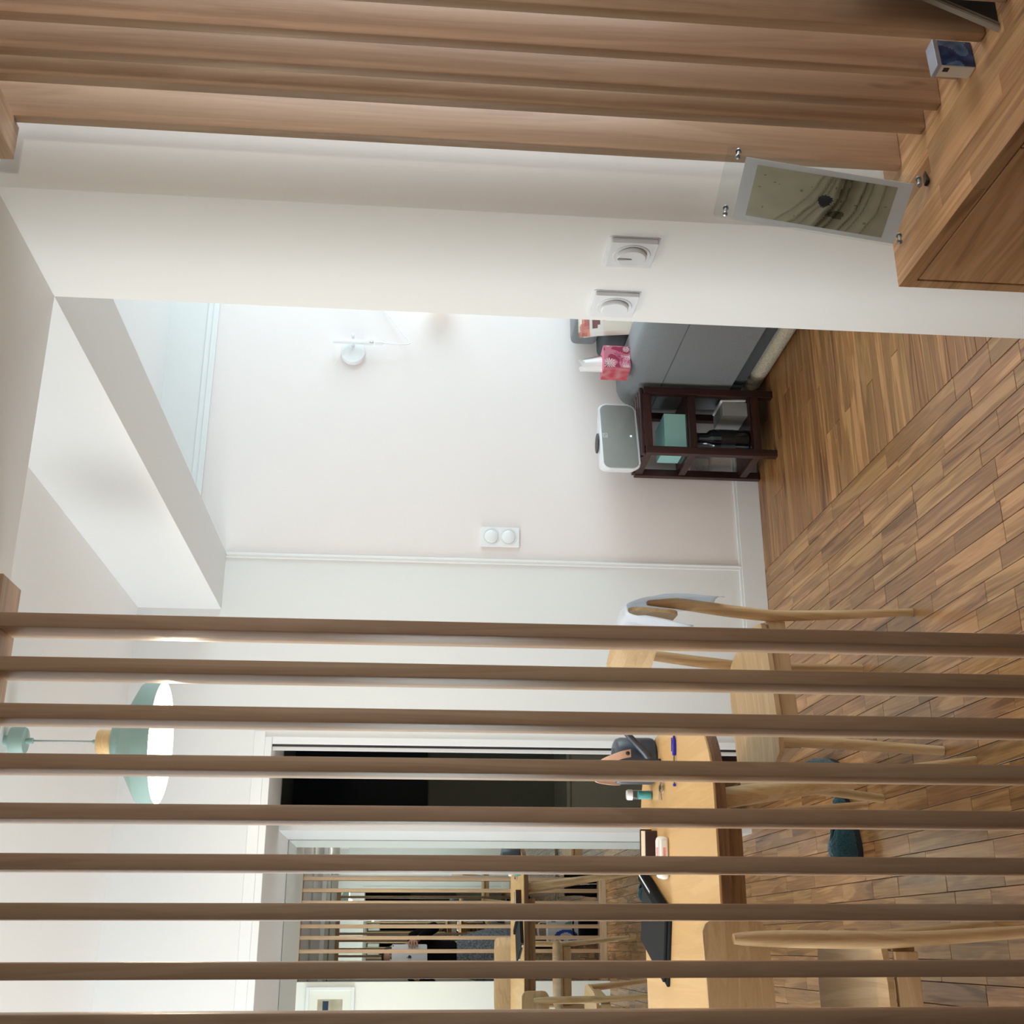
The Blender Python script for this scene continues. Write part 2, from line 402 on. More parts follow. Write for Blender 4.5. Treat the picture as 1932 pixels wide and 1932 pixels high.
# living room right wall with its window opening
bm = BM()
box(bm, 4.4, 4.5, YP1, 2.3, 0, 2.6); box(bm, 4.4, 4.5, 4.3, YW+.1, 0, 2.6); box(bm, 4.4, 4.5, 2.3, 4.3, 0, .65); box(bm, 4.4, 4.5, 2.3, 4.3, 2.25, 2.6)
struct('wall_right', bm, M['white'])
bm = BM()
for a in ((2.3, 2.36), (3.27, 3.33), (4.24, 4.3)): box(bm, 4.42, 4.47, a[0], a[1], .65, 2.25)
box(bm, 4.42, 4.47, 2.3, 4.3, .65, .71); box(bm, 4.42, 4.47, 2.3, 4.3, 2.19, 2.25)
struct('window_1', bm, M['trim'])
# trims
bm = BM(); box(bm, XB, 4.4, YW-.012, YW, ZR-.012, ZR+.012, .003); box(bm, XB, 4.4, YW-.006, YW, ZR+.012, ZR+.034)
struct('trim_1', bm, M['trim'])
bm = BM(); box(bm, XB-.018, XB+.004, YW-.008, YW, .1, ZB, .002); box(bm, XB-.006, XB+.002, YW-.012, YW, .1, ZB, .002)
struct('trim_2', bm, M['trim'])
bm = BM(); box(bm, 1.0, 4.4, YW-.014, YW, 0, .098, .002); box(bm, 1.0, 4.4, YW-.009, YW, .098, .108, .002)
struct('baseboard_far', bm, M['trim'])
bm = BM(); box(bm, .738, .999, YW-.014, YW, 0, .098, .002); box(bm, .738, .999, YW-.009, YW, .098, .108, .002)
struct('baseboard_dining', bm, M['trim'])
bm = BM()
box(bm, .714, .740, YW-.010, YW, 0, ZH-.0005, .002); box(bm, -2.6, .740, YW-.010, YW, ZH, ZH+.026, .002)
struct('trim_3', bm, M['trim'])
struct('trim_4', bx(-2.6, .762, YW-.005, YW, ZH+.026, 2.024, bev=.002), M['trim'])

# mirrors (wardrobe doors)
t = thing('mirror_door', 'large plain mirror filling the back of the alcove beyond the table', 'mirror', (0, 0, 0))
obj('mirror_pane', bx(-2.6, .4375, YM, YM+.012, .004, ZH-.002), M['mirror'], t)
obj('mirror_edge', bx(.434, .4378, YM-.003, YM-.0002, .004, ZH-.002), M['metal'], t)
t = thing('mirror_wardrobe', 'mirrored hall wardrobe behind the photographer, seen only in reflection', 'mirror', (0, 0, 0))
obj('mirror_pane', bx(-.9, .598, -.69, -.672, .02, ZB-.04), M['mirror'], t)
obj('mirror_pane', bx(.612, 1.44, -.69, -.672, .02, ZB-.04), M['mirror'], t)
obj('door_stile', bx(.598, .612, -.69, -.664, .02, ZB-.04), M['trim'], t)
obj('top_track', bx(-.9, 1.44, -.69, -.65, ZB-.04, ZB-.001), M['trim'], t)
# globe lamp added to brighten the hall; slim metal track across its ceiling
t = thing('hall_fill_globe', 'small glowing globe added to brighten the hall, above the low cabinet', 'lamp', (1.12, .50, ZB))
obj('fill_mount', lathe(BM(), [(.04, 0), (.04, -.02), (0, -.022)], n=28), M['trim'], t, AS)
obj('rod', tube(BM(), [(0, 0, -.02), (0, 0, -.16)], .005, 8), M['metal'], t, True)
obj('globe', lathe(BM(), [(0, -.30)]+[(.07*math.sin(PI*i/16), -.23-.07*math.cos(PI*i/16)) for i in range(1, 16)]+[(0, -.16)], n=28), emit('hall_fill_glow', (1, .96, .90), 40), t, True)
struct('trim_8', bx(-.9, 1.2, .62, .66, ZB-.012, ZB-.0005, bev=.002), M['metal'])

# ------------------------------------------------------------------ slat screens
YS = 1.985
scr = thing('slat_screen', 'beech slat screen standing between the hall and the dining table', 'screen', (.2, YS+.03, 0))
def at(o, p): return (p[0]-o.location.x, p[1]-o.location.y, p[2]-o.location.z)
SL = [.533, .457, .378, .296, .217, .139, .064, -.024, -.098, -.176]
zr = 2.1475
def slat_mesh(dx, dy, h):
    b = bx(-dx/2, dx/2, -dy/2, dy/2, 0, h, bev=.003, seg=2); return b
me0 = None
for x in SL:
    if me0 is None:
        o = obj('slat', slat_mesh(.0255, .085, zr-.05), M['beech'], scr, AS); me0 = o.data
    else:
        o = bpy.data.objects.new('slat', me0); COL.objects.link(o); o.parent = scr
    o.location = at(scr, (x-.01275, YS+.0445, .05))
o = obj('top_rail', bx(-.23, .60, YS-.001, YS+.100, zr, ZB-.001, bev=.002), M['beech_x'], scr); o.location = at(scr, (0, 0, 0))
o = obj('base_rail', bx(-.23, .60, YS-.006, YS+.096, 0, .05, bev=.002), M['beech_x'], scr); o.location = at(scr, (0, 0, 0))

ZK = .587                                # cabinet top
XL = 1.325                               # left faces of the slats on the cabinet
row = thing('slat_row', 'row of beech slats standing on the low cabinet, seen at a slant', 'screen', (XL+.03, 1.3, ZK))
me1 = None
for yb in (1.716, 1.612, 1.550, 1.4735, 1.389, 1.307, 1.227, 1.145, 1.062):
    if me1 is None:
        o = obj('slat', slat_mesh(.085, .0205, ZB-.002-ZK), M['beech'], row, AS); me1 = o.data
    else:
        o = bpy.data.objects.new('slat', me1); COL.objects.link(o); o.parent = row
    o.location = at(row, (XL+.0425, yb-.01025, ZK))
o = obj('top_rail', bx(1.258, XL-.0005, .9, 1.728, zr, ZB-.001, bev=.002), M['beech_y'], row); o.location = at(row, (0, 0, 0))

# ------------------------------------------------------------------ low cabinet under the slat row
XF = 1.118
cab = thing('low_cabinet', 'low alder wood cabinet with inset doors under the slat row', 'cabinet', (1.28, .6, 0))
def cpart(name, bm, mat, par=cab, sm=None):
    o = obj(name, bm, mat, par, sm); o.location = at(cab, (0, 0, 0)) if par is cab else (0, 0, 0); return o
cpart('end_panel', bx(XF, 1.60, YP0-.024, YP0-.001, 0, ZK-.024, bev=.001), M['block_door'])
cpart('carcass', bx(XF+.03, 1.60, -.5, YP0-.024, .0, ZK-.03), M['block_door'])
cpart('front_rail', bx(XF, XF+.03, -.5, YP0-.024, 0, .03, bev=.001), M['block_y'])
# butcher block top made of glued staves, ends offset
xs = XF
k = 0
while xs < 1.595:
    w = min((.036, .044, .04, .05)[k % 4], 1.60-xs); yy = YP0-.001 - random.uniform(.1, .45); top = YP0-.001
    while top > -.5:
        lo = max(yy, -.5)
        b2 = bx(xs, xs+w, lo, top, ZK-.024, ZK, bev=.0004, seg=1)
        cpart('top_stave', b2, M['block_y'])
        top = lo; yy = lo - random.uniform(.35, .8)
    xs += w; k += 1
for i, (y0, y1) in enumerate(((1.378, YP0-.027), (.98, 1.375), (.58, .977))):
    d = cpart('door', bx(XF+.001, XF+.02, y0, y1, .032, ZK-.027, bev=.001), M['block_door'])
    ky = y0+.035
    kb = lathe(BM(), [(.0, -.001), (.011, 0), (.012, -.008), (.008, -.016), (.006, -.02)], (XF+.0, ky, ZK-.075), 20, 'X')
    kb2 = obj('knob', lathe(BM(), [(.006, .0), (.006, -.010), (.012, -.014), (.012, -.022), (.0, -.024)], (XF+.001, ky, ZK-.062), 20, 'X'), M['black'], d, AS)
    kb.free()

# ------------------------------------------------------------------ things on the cabinet
# acrylic frame
Bn, Bf = Vector((1.212, 1.588, ZK+.004)), Vector((1.155, 1.705, ZK+.004))
ex = (Bn-Bf).normalized(); back = Vector((ex.y*-1, ex.x, 0)); back = Vector((.9, .44, 0)).normalized()
ez = (back*.079 + Vector((0, 0, .338))).normalized(); ey = ez.cross(ex)          # ey points to the back
if ey.dot(back) < 0: ey = -ey
fr = thing('photo_frame', 'clear acrylic standing photo frame with a grey print, at the cabinet end', 'frame', Bf)
MF = Matrix(((ex.x, ey.x, ez.x, 0), (ex.y, ey.y, ez.y, 0), (ex.z, ey.z, ez.z, 0), (0, 0, 0, 1)))
def fpart(name, bm, mat, par=fr, sm=None): return obj(name, xf(bm, MF), mat, par, sm)
FW, FH = .131, .345
bm = BM(); prism(bm, rrect(FW, FH, .004, 3, FW/2, FH/2+.004), -.002, .001, .0005); xf(bm, Matrix.Rotation(PI/2, 4, 'X')); fpart('front_sheet', bm, M['acrylic'])
bm = BM(); prism(bm, rrect(FW, FH, .004, 3, FW/2-.004, FH/2+.004), -.017, -.014, .0005); xf(bm, Matrix.Rotation(PI/2, 4, 'X')); fpart('back_sheet', bm, M['acrylic'])
def art(a, b):
    # grey-olive print with dark curved bands sweeping down to the right
    base = (206-22*(1-b), 202-24*(1-b), 178-24*(1-b))
    n = noise.noise(Vector((a*5, b*9, 1.3)))
    c = [v + 9*n for v in base]
    for bl, br, w, d in ((.80, .52, .014, 34), (.69, .46, .022, 46), (.62, .43, .012, 30), (.50, .37, .040, 92), (.43, .33, .016, 60), (.33, .22, .013, 66), (.27, .17, .010, 40), (.17, .08, .010, 40)):
        q = bl+(br-bl)*a**.85 - .03*math.sin(a*PI) + .008*n
        if b < q and b > q-w*5: c = [v - d*.55*max(0, 1-(q-b)/(w*5)) for v in c]
        t = abs(b-q)/w
        if t < 1: c = [v - d*(1-t*t)*(.7+.5*n) for v in c]
    if (a-.55)**2*2.4+(b-.47)**2*14 < .034+.03*noise.noise(Vector((a*7, b*14, 5))): c = [58+20*n, 60+20*n, 60+20*n]
    if (a-.30)**2*5+(b-.36)**2*12 < .03+.05*noise.noise(Vector((a*9, b*16, 2))): c = [v-55 for v in c]
    if .1 < a < .9 and noise.noise(Vector((a*16, b*30, 7))) > .62: c = [v-45 for v in c]
    return c
fpart('mat_board', bx(.003, FW-.013, .0022, .0042, .028, FH-.030), plain('mat_card', (246, 247, 248), .7))
print_grid('print', 1, 1, 46, 100, art, M['print'], fr, lambda a, b: MF @ Vector((.011+a*(FW-.034), .0018, .052+b*(FH-.104))))
for px, pz in ((.012, .020), (FW-.010, .020), (.010, FH-.016), (FW-.012, FH-.016)):
    fpart('standoff_bolt', lathe(BM(), [(0, -.006), (.0042, -.005), (.0048, -.003), (.0048, -.0012), (.003, -.0012), (.003, .017), (.005, .017), (.005, .021), (0, .022)], (px, 0, pz), 16, 'Y'), M['metal'], fr, AS)
fpart('easel_foot', bx(FW-.02, FW-.008, .017, .06, .002, .008, bev=.001), plain('dark_bronze', (70, 52, 38), .4, .6))

# blue tissue cube between the slats
def blue(a, b):
    n = noise.noise(Vector((a*1.7, b*1.7, 4.6))); k = noise.noise(Vector((a*4, b*4, 9)))
    if n > .12: return (44+30*k, 70+34*k, 118+40*k)
    return (92+36*k, 128+36*k, 170+34*k)
t = thing('tissue_pack', 'small cube pack of tissues with dark blue marbled front', 'box', (1.2965, 1.411, ZK+.0002), math.radians(4))
obj('pack', bx(0, .054, 0, .024, 0, .058, bev=.002), plain('white_wrap', (226, 220, 206), .45), t)
print_grid('printed_front', 1, 1, 24, 24, blue, M['print_gloss'], t, lambda a, b: (.001+a*.052, -.0004, .001+b*.055))
obj('clear_flap', bx(-.001, .055, -.001, .025, .057, .064, bev=.001), plain('grey_film', (168, 174, 188), .2), t)
obj('barcode', bx(-.0006, 0, .004, .012, .042, .051), M['black'], t)

# dark leaning picture panel at the frame's corner
t = thing('leaning_picture', 'dark picture with grey edges leaning on the slats at the cabinet top', 'picture', (1.300, 1.342, ZK+.0005))
def slant(x0, x1, y0, y1):
    bm = BM(); prism(bm, [(x0, 0), (x1, 0), (x1+.10, .215), (x0+.10, .215)], y0, y1, .0008)
    return xf(bm, Matrix(((1, 0, 0, 0), (0, 0, 1, 0), (0, 1, 0, 0), (0, 0, 0, 1))))
obj('board', slant(.002, .15, -.010, -.004), plain('dark_print', (40, 38, 36), .5), t)
obj('edge', slant(0, .005, -.013, -.003), plain('grey_edge', (150, 142, 128), .5), t)
obj('edge', slant(.007, .011, -.013, -.003), plain('grey_edge_inner', (128, 118, 104), .5), t)

# dimmer plates on the pillar
def dimmer(yc, label, dial):
    t = thing('wall_switch', label, 'switch', (XC, yc, 1.054), 0, None)
    bm = BM(); prism(bm, rrect(.089, .084, .003, 3), 0, .011, .0012); xf(bm, Matrix.Rotation(-PI/2, 4, 'Y')); obj('plate', bm, M['plastic'], t)
    bm = BM(); prism(bm, rrect(.097, .092, .004, 3), 0, .0012); xf(bm, Matrix.Rotation(-PI/2, 4, 'Y')); obj('back_plate', bm, M['trim'], t)
    obj('recess_ring', lathe(BM(), [(.036, -.0111), (.0345, -.0125), (.030, -.0118), (.0285, -.0112)], (0, 0, 0), 40, 'X', cap=False), M['trim'], t, AS)
    k = obj('knob', lathe(BM(), [(.028, -.009), (.028, -.018), (.026, -.020), (0, -.0202 if not dial else -.019)], (0, 0, 0), 40, 'X'), M['plastic'], t, AS)
    if dial:
        bm = BM(); p = [(-.0275, .0), (-.0265, .003), (.0, .0005), (.0, -.0005), (-.0265, -.003)]
        prism(bm, p, 0, .001); xf(bm, Matrix.Translation((-.0206, 0, 0)) @ Matrix.Rotation(PI/2, 4, 'Y') @ Matrix.Rotation(0, 4, 'Z')); obj('pointer', bm, plain('pointer_grey', (150, 148, 144), .5), k)
    return t
dimmer(1.874, 'white rotary dimmer plate on the cream wall end, nearer the slats', True)
dimmer(2.064, 'white round push switch plate on the cream wall end, nearer the opening', False)
# double switch on the pink wall
t = thing('double_switch', 'white double switch plate on the pink wall', 'switch', (1.562, YW, 1.096))
bm = BM(); prism(bm, rrect(.082, .157, .003, 3), 0, .011, .0012); xf(bm, Matrix.Rotation(PI/2, 4, 'X')); obj('plate', bm, M['plastic'], t)
for dz in (.036, -.034):
    obj('button', lathe(BM(), [(.0275, -.010), (.0275, -.0155), (.0255, -.017), (0, -.0172)], (0, 0, dz), 36, 'Y'), M['plastic'], t, AS)
    obj('recess_ring', lathe(BM(), [(.0355, -.0111), (.034, -.0125), (.0295, -.0118), (.028, -.0112)], (0, 0, dz), 36, 'Y', cap=False), M['trim'], t, AS)

# ------------------------------------------------------------------ dining table
TZ = .74
tb = thing('dining_table', 'light oak dining table with rounded end and dark apron', 'table', (-.4, 3.14, 0))
def outline(off=0):
    out = []
    yc, hw, a, n = 3.14, .44-off, .27-off, 2.6
    for i in range(49):
        t = -1+2*i/48; t = math.copysign(abs(math.sin(t*PI/2)), t)
        out.append((.30+a*max(0, 1-abs(t)**n)**(1/n), yc+hw*t))
    out += [(-1.42+off, yc+hw), (-1.42+off, yc-hw)]
    return out
def tpart(name, bm, mat, sm=None):
    o = obj(name, bm, mat, tb, sm); o.location = at(tb, (0, 0, 0)); return o
tpart('tabletop', prism(BM(), outline(.004), TZ-.006, TZ), M['table'])
tpart('edge_band', prism(BM(), outline(0), TZ-.028, TZ-.004, .004), M['walnut'], AS)
bm = BM(); box(bm, -1.3, .26, 2.745, 2.767, .668, TZ-.028); box(bm, -1.3, .26, 3.513, 3.535, .668, TZ-.028); box(bm, .238, .26, 2.767, 3.513, .668, TZ-.028); box(bm, -1.3, -1.278, 2.767, 3.513, .668, TZ-.028)
tpart('apron', bm, M['walnut_dark'])
for top, foot in (((.325, 2.785, .712), (.44, 2.905, 0)), ((.325, 3.49, .712), (.412, 3.655, 0)), ((-1.24, 2.79, .712), (-1.34, 2.74, 0)), ((-1.24, 3.49, .712), (-1.34, 3.54, 0))):
    T, F = Vector(top), Vector(foot)
    tpart('leg', tube(BM(), [T, T.lerp(F, .5), F], [.025, .021, .013], 16), M['oak_leg'], AS)

# ------------------------------------------------------------------ dining chairs
def make_chair(label):
    t = thing('dining_chair', label, 'chair', (0, 0, 0), 0, 'oak dining chairs around the table')
    # seat: thin moulded plate
    bm = BM(); nx, ny = 12, 12; w, d = .43, .43
    def seat_pt(u, v, z):
        x = (u-.5)*w*(1-.06*(1-v)); y = -.205 + v*d
        r = .07
        # rounded corners
        ax, ay = abs((u-.5)*2), abs((v-.5)*2)
        k = 1-.10*max(0, ax*ay-.55)/.45
        dip = -.010*math.cos((u-.5)*PI)*math.sin(PI*min(1, max(0, v)))
        return (x*k, -.205+d/2+(y+.205-d/2)*k, z+dip)
    top = [[bm.verts.new(seat_pt(i/nx, j/ny, .446)) for i in range(nx+1)] for j in range(ny+1)]
    bot = [[bm.verts.new(seat_pt(i/nx, j/ny, .432)) for i in range(nx+1)] for j in range(ny+1)]
    for j in range(ny):
        for i in range(nx):
            bm.faces.new((top[j][i], top[j][i+1], top[j+1][i+1], top[j+1][i])); bm.faces.new((bot[j][i], bot[j+1][i], bot[j+1][i+1], bot[j][i+1]))
    for i in range(nx):
        bm.faces.new((top[0][i], bot[0][i], bot[0][i+1], top[0][i+1])); bm.faces.new((top[ny][i], top[ny][i+1], bot[ny][i+1], bot[ny][i]))
    for j in range(ny):
        bm.faces.new((top[j][0], top[j+1][0], bot[j+1][0], bot[j][0])); bm.faces.new((top[j][nx], bot[j][nx], bot[j+1][nx], top[j+1][nx]))
    obj('seat', bm, M['ply_y'], t, AS)
    for a in ((-.165, .165, -.205, -.187), (-.17, .17, .165, .183)): obj('seat_rail', bx(*a, .374, .424, bev=.002), M['ply'], t)
    for s in (-1, 1): obj('seat_rail', bx(*sorted((s*.165, s*.183)), -.19, .17, .374, .424, bev=.002), M['ply_y'], t)
    for s in (-1, 1):
        obj('leg', tube(BM(), smooth_path([(s*.185, .165, .43), (s*.200, .182, .25), (s*.226, .205, 0)], 5), [.0185-.0006*i for i in range(11)], 14), M['oak_leg'], t, AS)
        P = smooth_path([(s*.19, -.240, .775), (s*.19, -.236, .69), (s*.188, -.213, .50), (s*.19, -.205, .36), (s*.212, -.215, 0)], 6)
        n = len(P); R = [.0105+.0075*math.sin(PI*min(1, max(0, i/(n-1)))**.9) for i in range(n)]; R[-1] = .012
        obj('leg', tube(BM(), P, R, 14), M['oak_leg'], t, AS)
    # backrest: curved plywood band with rounded corners
    bm = BM(); nx, nz = 20, 8; hw, z0, z1 = .228, .692, .832
    def bp(u, v, th):
        x = (u-.5)*2*hw; z = z0+(z1-z0)*v
        ax, az = abs(x)-(hw-.03), abs(z-(z0+z1)/2)-((z1-z0)/2-.03)
        if ax > 0 and az > 0:
            r = math.hypot(ax, az)
            m_ = max(ax, az)
            if r > 1e-9:
                f = m_/r; x = math.copysign(hw-.03+ax*f, x); z = (z0+z1)/2+math.copysign((z1-z0)/2-.03+az*f, z-(z0+z1)/2)
        y = -.228 + .055*(x/hw)**2*.55 - .06*(z-z0) + th
        return (x, y, z)
    F = [[bm.verts.new(bp(i/nx, j/nz, .0115)) for i in range(nx+1)] for j in range(nz+1)]
    B = [[bm.verts.new(bp(i/nx, j/nz, 0)) for i in range(nx+1)] for j in range(nz+1)]
    for j in range(nz):
        for i in range(nx):
            bm.faces.new((F[j][i], F[j+1][i], F[j+1][i+1], F[j][i+1])); bm.faces.new((B[j][i], B[j][i+1], B[j+1][i+1], B[j+1][i]))
    for i in range(nx):
        bm.faces.new((F[0][i], F[0][i+1], B[0][i+1], B[0][i])); bm.faces.new((F[nz][i], B[nz][i], B[nz][i+1], F[nz][i+1]))
    for j in range(nz):
        bm.faces.new((F[j][0], B[j][0], B[j+1][0], F[j+1][0])); bm.faces.new((F[j][nx], F[j+1][nx], B[j+1][nx], B[j][nx]))
    obj('backrest', bm, M['ply'], t, AS)
    return t
chB = make_chair('oak chair at the near side of the table, its back towards the slat screen')
chB.location = (-.178, 2.725, 0)
chA = dup(chB, (.657, 3.334, 0), math.radians(99.7), 'oak chair at the rounded table end with white cloth over its back')
chD = dup(chB, (-.42, 4.15, 0), math.radians(187), 'oak chair on the far side of the table, seen only in the mirror')
def loc2w(o, p):
    c, s = math.cos(o.rotation_euler.z), math.sin(o.rotation_euler.z)
    return Vector((o.location.x+c*p[0]-s*p[1], o.location.y+s*p[0]+c*p[1], p[2]))

# white cloth draped over chair A's backrest, near end
bm = BM(); nu, nv = 26, 14
prof = [(-.272, .556), (-.274, .62), (-.272, .70), (-.262, .79), (-.246, .838), (-.230, .845), (-.212, .836), (-.200, .80), (-.190, .74), (-.182, .70)]
pts = smooth_path([(0, a, c) for a, c in prof], 3)
V = []
for j, p in enumerate(pts):
    rowv = []
    for i in range(nv+1):
        u = i/nv; x = -.232+.155*u
        wob = .007*math.sin(u*9+j*.25)*(1 if j < 8 or j > 20 else .25)+.004*noise.noise(Vector((u*4, j*.2, 2)))
        sag = .02*math.sin(u*PI)*(j/len(pts) < .3)-.05*(1-u)*(j > 20)*(j-20)/8
        rowv.append(bm.verts.new(loc2w(chA, (x, p.y - (wob if j < 14 else -wob) + .03*(x/.228)**2, p.z+.006*noise.noise(Vector((u*6, j*.3, 5)))+sag))))
    V.append(rowv)
for a, c in zip(V, V[1:]):
    for i in range(nv): bm.faces.new((a[i], a[i+1], c[i+1], c[i]))
o = obj('draped_cloth', bm, M['drape'], None, True); s = o.modifiers.new('th', 'SOLIDIFY'); s.thickness = .0015
tag(o, 'white cotton cloth draped over the back of the end chair', 'cloth')

# ------------------------------------------------------------------ pendant lamp
lp = thing('pendant_lamp', 'sage green pendant lamp with wooden collar, lit above the table', 'lamp', (.508, 3.2, ZC))
def zrel(z): return H+(z-H)*1.0159-ZC
obj('canopy', lathe(BM(), [(.014, 0), (.014, -.017), (.036, -.018), (.036, zrel(2.440)), (.033, zrel(2.436)), (0, zrel(2.436))], n=36), M['sage'], lp, AS)
obj('cord', tube(BM(), [(0, 0, zrel(2.44)), (0, 0, zrel(2.255))], .003, 8), plain('grey_cord', (170, 174, 172), .6), lp, True)
obj('cord_grip', lathe(BM(), [(.005, zrel(2.437)), (.008, zrel(2.43)), (.008, zrel(2.418)), (.004, zrel(2.416))], n=14), M['sage'], lp, AS)
obj('cord_grip', lathe(BM(), [(.004, zrel(2.268)), (.006, zrel(2.265)), (.006, zrel(2.25))], n=14), M['sage'], lp, AS)
obj('collar', lathe(BM(), [(0, zrel(2.254)), (.029, zrel(2.254)), (.032, zrel(2.250)), (.032, zrel(2.214)), (0, zrel(2.214))], n=32), wood('collar_beech', ((206, 160, 104), (222, 180, 124), (232, 194, 140)), 0, 1, .45, 0), lp, AS)
shp = [(.033, 2.214), (.052, 2.212), (.061, 2.206), (.064, 2.197), (.068, 2.190), (.088, 2.178), (.155, 2.141), (.160, 2.135), (.1615, 2.100), (.161, 2.092)]
sh = obj('lamp_shade', lathe(BM(), [(r, zrel(z)) for r, z in shp], n=56, cap=False), M['sage'], lp, AS)
obj('shade_lining', lathe(BM(), [(r-.0025, zrel(z)-.002) for r, z in shp[1:-1]]+[(.1605, zrel(2.092))], n=56, cap=False), M['shade_in'], lp, AS)
obj('socket', lathe(BM(), [(.02, zrel(2.208)), (.02, zrel(2.178)), (0, zrel(2.178))], n=20), M['shade_in'], lp, AS)
obj('bulb', lathe(BM(), [(.012, zrel(2.178)), (.02, zrel(2.165)), (.031, zrel(2.145)), (.033, zrel(2.13)), (.026, zrel(2.111)), (.012, zrel(2.101)), (0, zrel(2.099))], n=24), M['bulb'], lp, True)
l = bpy.data.lights.new('pendant_bulb', 'POINT'); l.energy = 12; l.color = (1, .84, .62); l.shadow_soft_size = .034
o = bpy.data.objects.new('pendant_bulb_light', l); COL.objects.link(o); o.location = (.508, 3.2, 2.093)

# ------------------------------------------------------------------ things on the table
# watering can
wc = thing('watering_can', 'slate blue watering can with pale strap handle at the table end', 'watering can', (.497, 3.355, TZ))
obj('body', lathe(BM(), [(0, 0), (.058, 0), (.064, .004), (.066, .012), (.066, .098), (.062, .110), (.052, .116), (.04, .117), (.036, .112)], n=40), M['navy'], wc, AS)
obj('spout', tube(BM(), [(.004, -.055, .028), (.014, -.072, .040), (.060, -.085, .088), (.088, -.092, .118)], [.013, .011, .0085, .0075], 14), M['navy'], wc, AS)
bm = BM(); P = smooth_path([(.012, -.067, .080), (.004, -.068, .112), (-.014, -.052, .158), (-.03, -.02, .176), (-.045, .03, .165), (-.05, .055, .12), (-.05, .06, .09)], 5)
wv = [.011]*len(P); prev = None
for i, p in enumerate(P):
    r_ = [bm.verts.new(p+Vector((s*wv[i], 0, 0))+Vector((0, q, q*.6))) for s, q in ((-1, -.002), (1, -.002), (1, .002), (-1, .002))]
    if prev:
        for k_ in range(4): bm.faces.new((prev[k_], prev[(k_+1) % 4], r_[(k_+1) % 4], r_[k_]))
    else: bm.faces.new(r_)
    prev = r_
bm.faces.new(prev)
h_ = obj('handle', bm, M['leather'], wc, AS)
obj('rivet', lathe(BM(), [(0, -.006), (.0055, -.005), (.0065, 0)], (.011, -.0675, .088), 14, 'Y'), M['black'], h_, True)
# glass vial
t = thing('vial', 'small clear vial of teal granules with white cap on the table', 'vial', (.407, 3.40, TZ))
obj('glass', lathe(BM(), [(0, 0), (.013, 0), (.0135, .002), (.0135, .058), (.0125, .06), (.0122, .058), (.0122, .003), (0, .003)], n=24), M['clear'], t, AS)
obj('granules', lathe(BM(), [(0, .0035), (.0119, .0035), (.0119, .040), (0, .041)], n=20), plain('teal_granules', (96, 186, 190), .7, bump=.5, bscale=500), t, AS)
obj('cap', lathe(BM(), [(.015, .058), (.015, .070), (.013, .074), (0, .075)], n=24), M['plastic'], t, AS)
# keys
t = thing('keys', 'bunch of keys with black fob on the table near the vial', 'keys', (.425, 3.245, TZ), .3)
obj('fob', bx(.01, .065, -.012, .012, .001, .010, bev=.003), M['black'], t)
bm = BM(); tube(bm, [(.0+.012*math.cos(a), .012*math.sin(a), .004) for a in [2*PI*i/16 for i in range(17)]], .0012, 6); obj('ring', bm, M['metal'], t, True)
for a_, ma in ((2.4, M['metal']), (3.1, plain('brass', (206, 170, 90), .3, 1)), (3.7, M['metal'])):
    bm = BM(); prism(bm, rrect(.018, .018, .008, 4, .02, 0), 0, .002); box(bm, .028, .052, -.0025, .0025, 0, .002); box(bm, .042, .046, -.006, -.0025, 0, .002)
    obj('key', xf(bm, Matrix.Translation((0, 0, .003+.0015*a_)) @ Matrix.Rotation(a_, 4, 'Z')), ma, t)
# ball pen
pa, pb = Vector((.392, 3.083, TZ+.005)), Vector((.524, 3.059, TZ+.005)); dv = (pb-pa).normalized()
t = thing('ballpoint_pen', 'clear ballpoint pen with blue cap lying on the table', 'pen', pa, math.atan2(dv.y, dv.x))
obj('barrel', lathe(BM(), [(.0034, .004), (.004, .006), (.004, .085)], n=6, axis='X'), M['clear'], t)
obj('refill', tube(BM(), [(.006, 0, 0), (.09, 0, 0)], .0014, 8), plain('dark_ink', (20, 20, 60), .4), t, True)
obj('end_plug', lathe(BM(), [(0, 0), (.003, 0), (.004, .003), (.004, .007), (0, .007)], n=12, axis='X'), plain('blue_plastic', (34, 34, 170), .35), t, AS)
obj('cap', lathe(BM(), [(.005, .080), (.0056, .084), (.0054, .11), (.004, .125), (.002, .133), (0, .134)], n=16, axis='X'), bpy.data.materials['blue_plastic'], t, AS)
obj('clip', bx(.09, .126, -.0015, .0015, .005, .0075, bev=.0005), bpy.data.materials['blue_plastic'], t)
# wallet and tissue pack
t = thing('card_case', 'dark brown card case with pale top lying behind the pink tissue pack', 'case', (.245, 3.385, TZ), math.radians(-8))
obj('cover', bx(-.058, .062, -.03, -.022, 0, .034, bev=.002), plain('dark_brown_leather', (48, 24, 26), .4), t)
obj('cover', bx(-.058, .062, .048, .055, 0, .034, bev=.002), bpy.data.materials['dark_brown_leather'], t)
obj('cards', bx(-.055, .058, -.022, .048, .001, .031), plain('cream_card', (236, 214, 182), .6, bump=.4, bscale=150), t)
t = thing('pocket_tissues', 'clear plastic pocket tissue pack with pink print on the table', 'tissue pack', (.225, 3.235, TZ), math.radians(-6))
def pinkp(a, b):
    n = noise.noise(Vector((a*3, b*3, 2)))
    return (238, 150+60*n, 150+50*n) if abs(b-.5) < .33+.1*n and abs(a-.45) < .36 else (238, 232, 226)
bm = BM(); box(bm, -.058, .052, -.03, .03, 0, .026, .010, 4); obj('tissues', bm, plain('white_tissue', (240, 236, 230), .6), t, True)
print_grid('pink_label', 1, 1, 20, 14, pinkp, M['print_gloss'], t, lambda a, b: (-.048+a*.09, -.022+b*.044, .0265))
